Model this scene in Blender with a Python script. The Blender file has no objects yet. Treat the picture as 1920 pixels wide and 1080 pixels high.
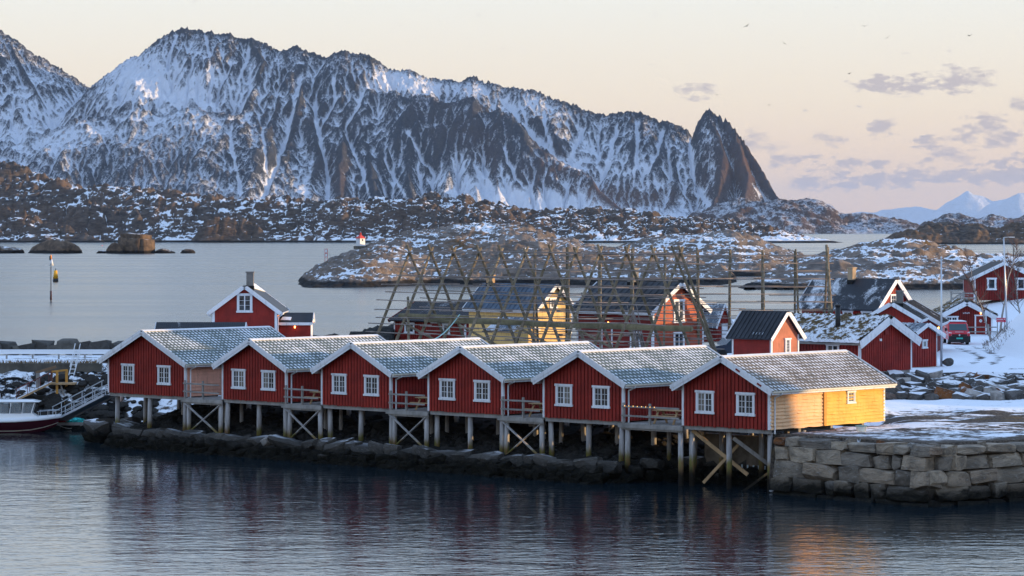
import bpy, math, random
import numpy as np
from mathutils import Vector, Matrix

# ------------------------------------------------------------------ camera, sky, sun, exposure
SC = bpy.context.scene
COL = SC.collection
F, HX, HY, CAMZ = 5700.0, 960.0, 431.0, 13.7     # focal length and horizon of a 1920 px wide frame, eye height over the water

cam_d = bpy.data.cameras.new('camera')
cam = bpy.data.objects.new('camera', cam_d)
COL.objects.link(cam)
cam.location = (0, 0, CAMZ)
cam.rotation_euler = (math.radians(90), 0, 0)
cam_d.sensor_width = 36.0
cam_d.lens = 36.0 * F / 1920.0
cam_d.shift_y = -(540.0 - HY) / 1920.0
cam_d.clip_start = 1.0
cam_d.clip_end = 250000.0
SC.camera = cam

SUN_EL, SUN_AZ = math.radians(5.4), math.radians(91.0)     # azimuth measured from +Y towards +X
SUN_DIR = Vector((math.cos(SUN_EL) * math.sin(SUN_AZ), math.cos(SUN_EL) * math.cos(SUN_AZ), math.sin(SUN_EL)))

world = bpy.data.worlds.new('World')
SC.world = world
world.use_nodes = True
def build_sky():
    nt = world.node_tree; N = nt.nodes; Lk = nt.links
    N.clear()
    out = N.new('ShaderNodeOutputWorld'); bg = N.new('ShaderNodeBackground')
    sky = N.new('ShaderNodeTexSky')
    sky.sky_type = 'NISHITA'; sky.sun_disc = False
    sky.sun_elevation = SUN_EL; sky.sun_rotation = SUN_AZ
    sky.altitude = 10; sky.air_density = 1.0; sky.dust_density = 0.6; sky.ozone_density = 2.0
    tc = N.new('ShaderNodeTexCoord')
    def m(op, a, b=None, c=None, clamp=False):
        n = N.new('ShaderNodeMath'); n.operation = op; n.use_clamp = clamp
        for i, v in enumerate((a, b, c)):
            if v is None: continue
            if isinstance(v, (int, float)): n.inputs[i].default_value = v
            else: Lk.new(v, n.inputs[i])
        return n.outputs[0]
    sep = N.new('ShaderNodeSeparateXYZ'); Lk.new(tc.outputs['Generated'], sep.inputs[0])
    # thin bright veil of high cloud: same all round the sky, warm low down and cool above
    ramp = N.new('ShaderNodeValToRGB')
    el = m('ARCSINE', m('MAXIMUM', sep.outputs[2], 0.0))
    Lk.new(m('MULTIPLY', el, 1 / 1.5708), ramp.inputs[0])
    cr = ramp.color_ramp
    for i, (p, c) in enumerate(VEIL):
        e = cr.elements[i] if i < 2 else cr.elements.new(p)
        e.position = p; e.color = (*c, 1)
    mix = N.new('ShaderNodeMix'); mix.data_type = 'RGBA'
    mix.inputs[0].default_value = VEIL_MIX
    sc_ = N.new('ShaderNodeMix'); sc_.data_type = 'RGBA'; sc_.blend_type = 'MULTIPLY'; sc_.inputs[0].default_value = 1
    Lk.new(sky.outputs[0], sc_.inputs[6]); sc_.inputs[7].default_value = (1, 1, 1, 1)
    Lk.new(sc_.outputs[2], mix.inputs[6]); Lk.new(ramp.outputs[0], mix.inputs[7])
    col = mix.outputs[2]
    # small drifting cumulus scraps low over the sea, placed by direction
    az = m('ARCTAN2', sep.outputs[0], sep.outputs[1])
    comb = N.new('ShaderNodeCombineXYZ')
    Lk.new(az, comb.inputs[0]); Lk.new(m('MULTIPLY', el, 2.2), comb.inputs[1])
    nz = N.new('ShaderNodeTexNoise'); nz.inputs['Scale'].default_value = 120; nz.inputs['Detail'].default_value = 6; nz.inputs['Roughness'].default_value = 0.62
    Lk.new(comb.outputs[0], nz.inputs['Vector'])
    nz2 = N.new('ShaderNodeTexNoise'); nz2.inputs['Scale'].default_value = 330; nz2.inputs['Detail'].default_value = 3
    Lk.new(comb.outputs[0], nz2.inputs['Vector'])
    nn = m('ADD', m('MULTIPLY', nz.outputs[0], 1.5), m('MULTIPLY', nz2.outputs[0], 0.5))
    total = None
    for (cx, cy, rx, ry, dens) in CLOUDS:
        a0 = math.atan((cx - HX) / F); e0 = math.atan((HY - cy) / F)
        dx = m('DIVIDE', m('SUBTRACT', az, a0), rx * 1.2 / F); dy = m('DIVIDE', m('SUBTRACT', el, e0), ry * 1.35 / F)
        r2 = m('ADD', m('MULTIPLY', dx, dx), m('MULTIPLY', dy, dy))
        v = m('MULTIPLY', m('SUBTRACT', 1.0, r2), 0.5)
        v = m('MAXIMUM', v, -0.6)
        v = m('MULTIPLY', m('MULTIPLY', m('ADD', v, m('MULTIPLY', m('SUBTRACT', nn, 1.0), 2.3), clamp=False), 1.9), dens)
        v = m('MAXIMUM', v, 0.0)
        total = v if total is None else m('MAXIMUM', total, v)
    fac = m('MINIMUM', m('MULTIPLY', total, 0.9), 0.8)
    cm = N.new('ShaderNodeMix'); cm.data_type = 'RGBA'
    Lk.new(fac, cm.inputs[0]); Lk.new(col, cm.inputs[6]); cm.inputs[7].default_value = CLOUD_COL
    Lk.new(cm.outputs[2], bg.inputs[0])
    bg.inputs[1].default_value = SKY_STRENGTH
    Lk.new(bg.outputs[0], out.inputs[0])
    world.cycles.sampling_method = 'MANUAL'
    world.cycles.sample_map_resolution = 1024
SKY_STRENGTH = 0.12
EXPOSURE = 0.4
VEIL_MIX = 0.8
VEIL = [(e / 90.0, tuple(c / (SKY_STRENGTH * 2 ** EXPOSURE * VEIL_MIX) for c in rgb)) for e, rgb in
        [(0.0, (1.0, .68, .46)), (1.2, (.98, .73, .53)), (2.4, (.95, .80, .63)), (4.3, (.90, .87, .80)), (7, (.88, 1.01, 1.16)), (13, (.68, .92, 1.26)), (30, (.50, .73, 1.14)), (90, (.46, .67, 1.08))]]
CLOUD_COL = (3.4, 3.0, 3.15, 1)
CLOUDS = [(1700, 163, 90, 15, 1.0), (1800, 150, 55, 18, .7), (1310, 174, 32, 12, .6), (1652, 242, 28, 14, .8), (1550, 262, 28, 11, .7),
          (1475, 305, 30, 13, .8), (1570, 312, 48, 15, .9), (1645, 308, 20, 9, .8), (1720, 320, 40, 14, .9), (1745, 268, 36, 13, .9),
          (1855, 248, 50, 26, .8), (1775, 284, 24, 8, .7), (1590, 343, 105, 12, 1.0), (1660, 338, 50, 10, .8), (1830, 332, 110, 12, 1.1), (1905, 318, 70, 20, 1.1),
          (1415, 262, 24, 14, .5), (1450, 276, 26, 11, .45), (1800, 303, 30, 10, .5), (1912, 196, 20, 12, .6)]
build_sky()

sun_d = bpy.data.lights.new('sun', 'SUN')
sun_d.energy = 5.0
sun_d.angle = math.radians(0.55)
sun_d.color = (1.0, 0.66, 0.31)
sun = bpy.data.objects.new('sun', sun_d)
COL.objects.link(sun)
sun.rotation_euler = SUN_DIR.to_track_quat('Z', 'Y').to_euler()
sun.location = (60, 40, 60)

vs = SC.view_settings
vs.view_transform = 'Standard'; vs.look = 'None'; vs.gamma = 1.0; vs.use_curve_mapping = False
vs.exposure = EXPOSURE
SC.cycles.use_denoising = True
SC.cycles.max_bounces = 5
SC.cycles.diffuse_bounces = 3
SC.cycles.glossy_bounces = 3
SC.cycles.transmission_bounces = 3
SC.cycles.volume_bounces = 0
SC.cycles.caustics_reflective = False
SC.cycles.caustics_refractive = False
SC.cycles.sample_clamp_indirect = 6.0

# ------------------------------------------------------------------ layout helpers
random.seed(7)
RNG = np.random.RandomState(11)
ROW = math.radians(-43.0)                       # heading of the cabin row: local x runs along the waterfront, local y inland
RU = Vector((math.cos(ROW), math.sin(ROW), 0))  # right along the waterfront
RV = Vector((-math.sin(ROW), math.cos(ROW), 0)) # inland

def at(x, y, d):
    """Point of the world at depth d that the photograph shows at pixel (x, y)."""
    return Vector(((x - HX) * d / F, d, CAMZ - (y - HY) * d / F))
def ground_at(x, y, z):
    """Point at height z seen at pixel (x, y)."""
    d = F * (CAMZ - z) / (y - HY)
    return Vector(((x - HX) * d / F, d, z))

# ------------------------------------------------------------------ object helpers
def tag(o, label=None, cat=None, group=None, kind=None):
    if label: o['label'] = label
    if cat: o['category'] = cat
    if group: o['group'] = group
    if kind: o['kind'] = kind
    return o
def empty(name, loc=(0, 0, 0), rz=0.0, parent=None):
    o = bpy.data.objects.new(name, None)
    o.empty_display_size = 0.3
    COL.objects.link(o)
    o.location = loc; o.rotation_euler = (0, 0, rz)
    if parent: o.parent = parent
    return o
def link(name, me, parent=None, loc=None):
    o = bpy.data.objects.new(name, me)
    COL.objects.link(o)
    if parent: o.parent = parent
    if loc is not None: o.location = loc
    return o
def copy_tree(o, parent=None):
    c = o.copy(); COL.objects.link(c); c.parent = parent
    for ch in list(o.children): copy_tree(ch, c)
    return c

class MB:
    """Collects plain shapes; build() links them as one mesh object."""
    def __init__(s): s.v = []; s.f = []; s.mi = []; s.uv = None; s.cur = 0
    def add(s, vs, fs):
        b = len(s.v); s.v.extend([tuple(p) for p in vs])
        for f in fs: s.f.append(tuple(b + i for i in f)); s.mi.append(s.cur)
        return s
    def box(s, x0, x1, y0, y1, z0, z1):
        return s.add([(x0, y0, z0), (x1, y0, z0), (x1, y1, z0), (x0, y1, z0), (x0, y0, z1), (x1, y0, z1), (x1, y1, z1), (x0, y1, z1)],
                     [(3, 2, 1, 0), (4, 5, 6, 7), (0, 1, 5, 4), (1, 2, 6, 5), (2, 3, 7, 6), (3, 0, 4, 7)])
    def bar(s, p0, p1, w, h, up=(0, 0, 1)):
        p0, p1 = Vector(p0), Vector(p1); d = (p1 - p0).normalized()
        up = Vector(up)
        if abs(d.dot(up)) > .98: up = Vector((0, 1, 0))
        a = d.cross(up).normalized() * (w / 2); b = a.cross(d).normalized() * (h / 2)
        v = [p + i * a + j * b for p in (p0, p1) for (i, j) in ((-1, -1), (1, -1), (1, 1), (-1, 1))]
        return s.add(v, [(0, 1, 2, 3), (7, 6, 5, 4), (0, 4, 5, 1), (1, 5, 6, 2), (2, 6, 7, 3), (3, 7, 4, 0)])
    def tube(s, p0, p1, r0, r1=None, n=8, caps=True):
        p0, p1 = Vector(p0), Vector(p1); r1 = r0 if r1 is None else r1
        d = (p1 - p0).normalized(); up = Vector((0, 0, 1)) if abs(d.z) < .95 else Vector((1, 0, 0))
        a = d.cross(up).normalized(); b = a.cross(d)
        v = []
        for p, r in ((p0, r0), (p1, r1)):
            for i in range(n):
                t = 2 * math.pi * i / n
                v.append(p + r * (math.cos(t) * a + math.sin(t) * b))
        fs = [(i, (i + 1) % n, n + (i + 1) % n, n + i) for i in range(n)]
        if caps: fs += [tuple(range(n - 1, -1, -1)), tuple(range(n, 2 * n))]
        return s.add(v, fs)
    def path(s, pts, r, n=6):
        for a, b in zip(pts[:-1], pts[1:]): s.tube(a, b, r, r, n)
        return s
    def prism(s, poly, y0, y1, axis='y'):
        """poly is a list of (a, b); extruded along the axis."""
        n = len(poly)
        if axis == 'y': v = [(a, y0, b) for a, b in poly] + [(a, y1, b) for a, b in poly]
        elif axis == 'x': v = [(y0, a, b) for a, b in poly] + [(y1, a, b) for a, b in poly]
        else: v = [(a, b, y0) for a, b in poly] + [(a, b, y1) for a, b in poly]
        return s.add(v, [tuple(range(n)), tuple(range(2 * n - 1, n - 1, -1))] + [(i, n + i, n + (i + 1) % n, (i + 1) % n) for i in range(n)])
    def loft(s, rings, close=True, caps=True):
        n = len(rings[0]); v = [p for r in rings for p in r]; fs = []
        for k in range(len(rings) - 1):
            for i in range(n if close else n - 1):
                j = (i + 1) % n
                fs.append((k * n + i, k * n + j, (k + 1) * n + j, (k + 1) * n + i))
        if caps: fs += [tuple(range(n - 1, -1, -1)), tuple(range((len(rings) - 1) * n, len(rings) * n))]
        return s.add(v, fs)
    def mesh(s, name, mats, smooth=False):
        me = bpy.data.meshes.new(name)
        me.from_pydata(s.v, [], s.f)
        for m in (mats if isinstance(mats, (list, tuple)) else [mats]): me.materials.append(m)
        if len(set(s.mi)) > 1: me.polygons.foreach_set('material_index', s.mi)
        if smooth: me.polygons.foreach_set('use_smooth', [True] * len(me.polygons))
        if s.uv is not None:
            u = me.uv_layers.new(name='UVMap')
            li = [0] * len(me.loops); me.loops.foreach_get('vertex_index', li)
            u.data.foreach_set('uv', [c for i in li for c in s.uv[i]])
        me.update()
        fix_normals(me)
        return me
    def build(s, name, mats, parent=None, smooth=False, **kw):
        o = link(name, s.mesh(name, mats, smooth), parent)
        if kw: tag(o, **kw)
        return o
import bmesh
def fix_normals(me):
    bm = bmesh.new(); bm.from_mesh(me)
    bmesh.ops.recalc_face_normals(bm, faces=bm.faces)
    bm.to_mesh(me); bm.free()

# ------------------------------------------------------------------ noise (numpy)
_P = np.random.RandomState(3).permutation(256); _P = np.concatenate([_P, _P, _P])
_G = np.stack([np.cos(np.arange(16) * math.pi / 8), np.sin(np.arange(16) * math.pi / 8)], 1)
def perlin(x, y, seed=0):
    xi = np.floor(x).astype(int); yi = np.floor(y).astype(int)
    xf = x - xi; yf = y - yi
    u = xf * xf * xf * (xf * (xf * 6 - 15) + 10); v = yf * yf * yf * (yf * (yf * 6 - 15) + 10)
    def g(ix, iy, fx, fy):
        h = _P[_P[(ix + seed * 37) & 255] + ((iy + seed * 91) & 255)] & 15
        return _G[h, 0] * fx + _G[h, 1] * fy
    a = g(xi, yi, xf, yf); b = g(xi + 1, yi, xf - 1, yf); c = g(xi, yi + 1, xf, yf - 1); d = g(xi + 1, yi + 1, xf - 1, yf - 1)
    return 1.5 * (a + u * (b - a) + v * (c - a) + u * v * (a - b - c + d))
def fbm(x, y, o=5, seed=0, gain=.5, lac=2.03):
    s = 0; a = 1; t = 0
    for i in range(o):
        s = s + a * perlin(x, y, seed + i); t += a; a *= gain; x = x * lac + 11.3; y = y * lac + 5.7
    return s / t
def ridged(x, y, o=5, seed=0, gain=.5, lac=2.07):
    s = 0; a = 1; t = 0; w = 1.0
    for i in range(o):
        n = 1 - np.abs(perlin(x, y, seed + i)); n = n * n
        s = s + a * n * w; w = np.clip(n * 1.6, 0, 1); t += a; a *= gain; x = x * lac + 7.1; y = y * lac + 3.3
    return s / t
def worley(x, y, seed=0):
    """(F1, F2, id) of jittered cell noise."""
    xi = np.floor(x).astype(int); yi = np.floor(y).astype(int)
    f1 = np.full(x.shape, 9.0); f2 = np.full(x.shape, 9.0); idd = np.zeros(x.shape, int)
    for dx in (-1, 0, 1):
        for dy in (-1, 0, 1):
            cx = xi + dx; cy = yi + dy
            h = _P[_P[(cx + seed * 17) & 255] + (cy & 255)]
            h2 = _P[h + 57]
            px = cx + .15 + .7 * h / 255.0; py = cy + .15 + .7 * h2 / 255.0
            d = np.hypot(x - px, y - py)
            nb = d < f1
            f2 = np.where(nb, f1, np.minimum(f2, d)); idd = np.where(nb, h, idd); f1 = np.where(nb, d, f1)
    return f1, f2, idd
def sstep(a, b, x):
    t = np.clip((x - a) / (b - a), 0, 1)
    return t * t * (3 - 2 * t)
def blur(h, n):
    if n < 1: return h
    for ax in (0, 1):
        p = np.pad(h, [(n + 1, n) if i == ax else (0, 0) for i in (0, 1)], mode='edge')
        c = np.cumsum(p, axis=ax)
        w = 2 * n + 1
        h = (np.take(c, range(w, c.shape[ax]), axis=ax) - np.take(c, range(0, c.shape[ax] - w), axis=ax)) / w
    return h
def erode(H, dx, dy, n, k, m=.45, smax_=1.7):
    """Stream-power erosion: water runs down the steepest neighbour and cuts in proportion to what drains through. Returns (H, drained area)."""
    r, c = H.shape; idx = np.arange(r * c).reshape(r, c)
    nb = [(0, 1, dx), (0, -1, dx), (1, 0, dy), (-1, 0, dy), (1, 1, math.hypot(dx, dy)), (1, -1, math.hypot(dx, dy)), (-1, 1, math.hypot(dx, dy)), (-1, -1, math.hypot(dx, dy))]
    A = None
    for it in range(n):
        P = np.pad(H, 1, mode='edge'); best = np.zeros((r, c)); rec = idx.copy(); drop = np.zeros((r, c))
        for (i, j, d) in nb:
            q = P[1 + i:1 + i + r, 1 + j:1 + j + c]; s_ = (H - q) / d
            t = s_ > best
            best = np.where(t, s_, best); rec = np.where(t, np.clip(idx + i * c + j, 0, r * c - 1), rec); drop = np.where(t, H - q, drop)
        order = np.argsort(-H, axis=None).tolist(); rl = rec.ravel().tolist(); acc = [1.0] * (r * c)
        for o in order:
            q = rl[o]
            if q != o: acc[q] += acc[o]
        A = np.array(acc).reshape(r, c)
        H = H - np.minimum(k * np.minimum(A, 4000) ** m * np.minimum(best, 2.0), .75 * drop)
        L = (P[:-2, 1:-1] + P[2:, 1:-1] + P[1:-1, :-2] + P[1:-1, 2:]) / 4
        H = np.where(best > smax_, H + .25 * (L - H), H)
    return H, A
def tents(X, Y, line, k, p=1.0):
    """Height of a ridge line [(x, y, z), ...] falling away at slope k on both sides."""
    best = np.full(X.shape, -1e9)
    for (x0, y0, z0), (x1, y1, z1) in zip(line[:-1], line[1:]):
        dx, dy = x1 - x0, y1 - y0; L2 = dx * dx + dy * dy + 1e-9
        t = np.clip(((X - x0) * dx + (Y - y0) * dy) / L2, 0, 1)
        d = np.hypot(X - x0 - t * dx, Y - y0 - t * dy)
        best = np.maximum(best, z0 + t * (z1 - z0) - k * d ** p)
    return best
def smax(a, b, w):
    h = np.clip(.5 + .5 * (a - b) / w, 0, 1)
    return b + (a - b) * h + w * h * (1 - h)
def grid_mesh(name, X, Y, Z, mat, attrs=None, smooth=True, cull=None):
    r, c = X.shape
    me = bpy.data.meshes.new(name)
    idx = np.arange(r * c).reshape(r, c)
    q = np.stack([idx[:-1, :-1], idx[:-1, 1:], idx[1:, 1:], idx[1:, :-1]], -1).reshape(-1, 4)
    co = np.stack([X, Y, Z], -1).reshape(-1, 3)
    if cull is not None:
        keep = (co[q, 2].max(axis=1) > cull)
        q = q[keep]
        used = np.unique(q); remap = np.full(r * c, -1); remap[used] = np.arange(len(used))
        co = co[used]; q = remap[q]
    else: used = np.arange(r * c)
    me.vertices.add(len(co)); me.vertices.foreach_set('co', co.astype(np.float32).ravel())
    me.loops.add(q.size); me.loops.foreach_set('vertex_index', q.ravel().astype(np.int32))
    me.polygons.add(len(q)); me.polygons.foreach_set('loop_start', (np.arange(len(q)) * 4).astype(np.int32))
    me.polygons.foreach_set('use_smooth', np.full(len(q), smooth))
    for nm, a in (attrs or {}).items():
        at_ = me.attributes.new(nm, 'FLOAT', 'POINT'); at_.data.foreach_set('value', a.reshape(-1)[used].astype(np.float32))
    me.materials.append(mat)
    me.update(calc_edges=True)
    return me

# ------------------------------------------------------------------ materials
class NT:
    def __init__(s, name, bump=True):
        s.m = bpy.data.materials.new(name); s.m.use_nodes = True
        s.t = s.m.node_tree; s.N = s.t.nodes; s.L = s.t.links
        s.b = s.N['Principled BSDF']
    def n(s, typ, **kw):
        o = s.N.new(typ)
        for k, v in kw.items():
            if k in o.inputs: s.set(o.inputs[k], v)
            else: setattr(o, k, v)
        return o
    def set(s, sock, v):
        if hasattr(v, 'is_output') or isinstance(v, bpy.types.NodeSocket): s.L.new(v, sock)
        elif isinstance(v, (tuple, list)) and len(v) == 3 and sock.type == 'RGBA': sock.default_value = (*v, 1)
        else: sock.default_value = v
    def math(s, op, a, b=0.0, c=None, clamp=False):
        o = s.N.new('ShaderNodeMath'); o.operation = op; o.use_clamp = clamp
        s.set(o.inputs[0], a); s.set(o.inputs[1], b)
        if c is not None: s.set(o.inputs[2], c)
        return o.outputs[0]
    def mix(s, f, a, b, blend='MIX'):
        o = s.N.new('ShaderNodeMix'); o.data_type = 'RGBA'; o.blend_type = blend
        s.set(o.inputs[0], f); s.set(o.inputs[6], a if not isinstance(a, tuple) else (*a, 1)[:4]); s.set(o.inputs[7], b if not isinstance(b, tuple) else (*b, 1)[:4])
        return o.outputs[2]
    def noise(s, scale, detail=4, rough=.55, vec=None, dist=0.0):
        o = s.N.new('ShaderNodeTexNoise'); o.inputs['Scale'].default_value = scale; o.inputs['Detail'].default_value = detail
        o.inputs['Roughness'].default_value = rough; o.inputs['Distortion'].default_value = dist
        if vec is not None: s.L.new(vec, o.inputs['Vector'])
        return o.outputs[0]
    def coord(s, which='Object', scale=None, rot=None):
        o = s.N.new('ShaderNodeTexCoord').outputs[which]
        if scale is not None or rot is not None:
            mp = s.N.new('ShaderNodeMapping'); s.L.new(o, mp.inputs[0])
            if scale is not None: mp.inputs['Scale'].default_value = scale
            if rot is not None: mp.inputs['Rotation'].default_value = rot
            o = mp.outputs[0]
        return o
    def pos(s, scale=(1, 1, 1)):
        g = s.N.new('ShaderNodeNewGeometry').outputs['Position']
        mp = s.N.new('ShaderNodeMapping'); s.L.new(g, mp.inputs[0]); mp.inputs['Scale'].default_value = scale
        return mp.outputs[0]
    def geo(s, what): return s.N.new('ShaderNodeNewGeometry').outputs[what]
    def xyz(s, v):
        o = s.N.new('ShaderNodeSeparateXYZ'); s.L.new(v, o.inputs[0]); return o.outputs
    def rng(s, v, a, b, c=0.0, d=1.0, smooth=True):
        o = s.N.new('ShaderNodeMapRange'); o.interpolation_type = 'SMOOTHSTEP' if smooth else 'LINEAR'
        s.set(o.inputs[0], v); o.inputs[1].default_value = a; o.inputs[2].default_value = b; o.inputs[3].default_value = c; o.inputs[4].default_value = d
        return o.outputs[0]
    def attr(s, name):
        o = s.N.new('ShaderNodeAttribute'); o.attribute_name = name; return o.outputs['Fac']
    def rand(s): return s.N.new('ShaderNodeObjectInfo').outputs['Random']
    def ramp(s, f, stops):
        o = s.N.new('ShaderNodeValToRGB'); s.set(o.inputs[0], f)
        for i, (p, c) in enumerate(stops):
            e = o.color_ramp.elements[i] if i < 2 else o.color_ramp.elements.new(p)
            e.position = p; e.color = (*c, 1)
        return o.outputs[0]
    def bump(s, h, strength=.3, dist=.02, normal=None):
        o = s.N.new('ShaderNodeBump'); o.inputs['Strength'].default_value = strength; o.inputs['Distance'].default_value = dist
        s.L.new(h, o.inputs['Height'])
        if normal is not None: s.L.new(normal, o.inputs['Normal'])
        return o.outputs[0]
    def done(s, col=None, rough=.7, normal=None, spec=.3, metal=0.0):
        if col is not None: s.set(s.b.inputs['Base Color'], col if not isinstance(col, tuple) else (*col, 1)[:4])
        s.set(s.b.inputs['Roughness'], rough); s.set(s.b.inputs['Specular IOR Level'], spec); s.set(s.b.inputs['Metallic'], metal)
        if normal is not None: s.L.new(normal, s.b.inputs['Normal'])
        return s.m
SNOW = (0.80, 0.82, 0.86)
# ------------------------------------------------------------------ water
HARB, BAYR = .065, .25
def mat_water():
    t = NT('sea_water')
    p = t.pos((1, 1, 1))
    def wave(sx, sy, detail, rough=.5):
        return t.noise(1.0, detail, rough, t.pos((sx, sy, 1)), 0.4)
    calm = t.rng(t.noise(1.0, 3, .6, t.pos((.004, .012, 1))), .42, .62, .45, 1.0)
    h = t.math('ADD', t.math('MULTIPLY', wave(.9, 1.5, 2), .55), t.math('MULTIPLY', wave(2.6, 4.4, 2), .2))
    h = t.math('ADD', h, t.math('MULTIPLY', wave(.22, .4, 2), .8))
    h = t.math('MULTIPLY', h, calm)
    y = t.xyz(t.geo('Position'))[1]
    open_ = t.rng(y, 205, 300)
    h = t.math('MULTIPLY', h, t.math('SUBTRACT', 1.0, t.math('MULTIPLY', open_, .8)))
    nb = t.bump(h, 1.0, HARB)                                   # sheltered harbour water is smoother than the wind-ruffled bay
    streak = t.rng(t.noise(1.0, 4, .6, t.pos((.0022, .02, 1)), .5), .4, .62, BAYR * .75, BAYR)
    rough = t.math('ADD', t.math('MULTIPLY', open_, streak), t.math('MULTIPLY', t.math('SUBTRACT', 1.0, open_), .06))
    t.b.inputs['IOR'].default_value = 1.33
    return t.done((.006, .015, .022), rough, nb, .5)
def build_water():
    mb = MB()
    mb.add([(-60000, -900, 0), (60000, -900, 0), (60000, 94000, 0), (-60000, 94000, 0)], [(0, 1, 2, 3)])
    mb.build('sea', mat_water(), kind='structure')
build_water()

# ------------------------------------------------------------------ far mountains
def mat_mountain(name, rock_a, rock_b, brown, fine, snow_lo=.42, snow_hi=.6):
    t = NT(name)
    s = t.attr('snow'); br = t.attr('brown')
    p1 = t.pos((fine, fine * .55, fine * .8)); p2 = t.pos((fine * 4, fine * 2.5, fine * 3))
    n1 = t.noise(1.0, 8, .7, p1, .6); n2 = t.noise(1.0, 5, .7, p2)
    v = t.math('ADD', s, t.math('ADD', t.math('MULTIPLY', t.math('SUBTRACT', n1, .5), .62), t.math('MULTIPLY', t.math('SUBTRACT', n2, .5), .5)))
    sn = t.rng(v, snow_lo, snow_hi)
    n3 = t.noise(1.0, 3, .7, t.pos((fine * 2.6, fine * 1.2, fine * 2.0)), 1.0)
    dust = t.math('MULTIPLY', t.rng(t.math('ADD', t.math('MULTIPLY', s, .55), n3), .54, .84), .72)
    sn = t.math('MAXIMUM', sn, dust)
    rock = t.mix(t.rng(n3, .35, .65), rock_a, rock_b)
    rock = t.mix(t.math('MULTIPLY', br, t.rng(n2, .3, .6, .5, 1)), rock, brown)
    col = t.mix(sn, rock, (.70, .73, .80))
    hb = t.math('ADD', t.math('MULTIPLY', n1, 1.0), t.math('MULTIPLY', n2, .35))
    bm = t.bump(hb, 1.0, .5 / fine)
    return t.done(col, .85, bm, .15)

def px_line(pts, d=None):
    return [tuple(at(x, y, (d if len(r) == 0 else r[0]))) for (x, y, *r) in pts]

COULOIRS = [(5, 30, [(563, 135), (556, 170), (547, 210), (533, 263), (513, 313), (492, 370)]), (3, 16, [(493, 237), (497, 297), (500, 345)]),
            (4.5, 28, [(590, 185), (597, 243), (612, 293), (617, 333), (613, 380)]), (4, 20, [(623, 135), (630, 177), (610, 215), (597, 240)]),
            (3.5, 20, [(647, 240), (667, 287), (680, 313), (693, 365)]), (3.5, 16, [(680, 167), (667, 200), (645, 235)]), (4, 18, [(720, 285), (735, 320), (757, 355), (770, 380)]),
            (4, 18, [(765, 240), (793, 287), (815, 320)]), (4.5, 22, [(947, 275), (967, 327), (1000, 360)]), (9, 22, [(945, 185), (975, 215), (1005, 250), (1047, 287), (1085, 308)]),
            (4, 12, [(1027, 317), (1062, 347)]), (4, 18, [(1020, 215), (1033, 262), (1050, 290)]), (5, 20, [(1157, 235), (1143, 283), (1130, 325)]), (5, 20, [(1243, 240), (1230, 283), (1210, 320)]),
            (7, 30, [(1296, 262), (1300, 310), (1318, 357), (1335, 395)]), (5, 18, [(1095, 235), (1078, 270), (1060, 300)]), (3.5, 14, [(1195, 225), (1195, 270), (1190, 320)]),
            (4, 14, [(430, 250), (440, 300), (450, 360)]), (3, 12, [(385, 60), (392, 95), (398, 130)]), (3, 12, [(330, 62), (318, 100), (312, 130)]), (3, 12, [(470, 80), (462, 110), (445, 150)]),
            (4, 14, [(870, 300), (858, 330), (850, 370)]), (4, 14, [(905, 290), (912, 330), (925, 370)]), (4, 12, [(1405, 330), (1425, 355), (1450, 375)])]
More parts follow.
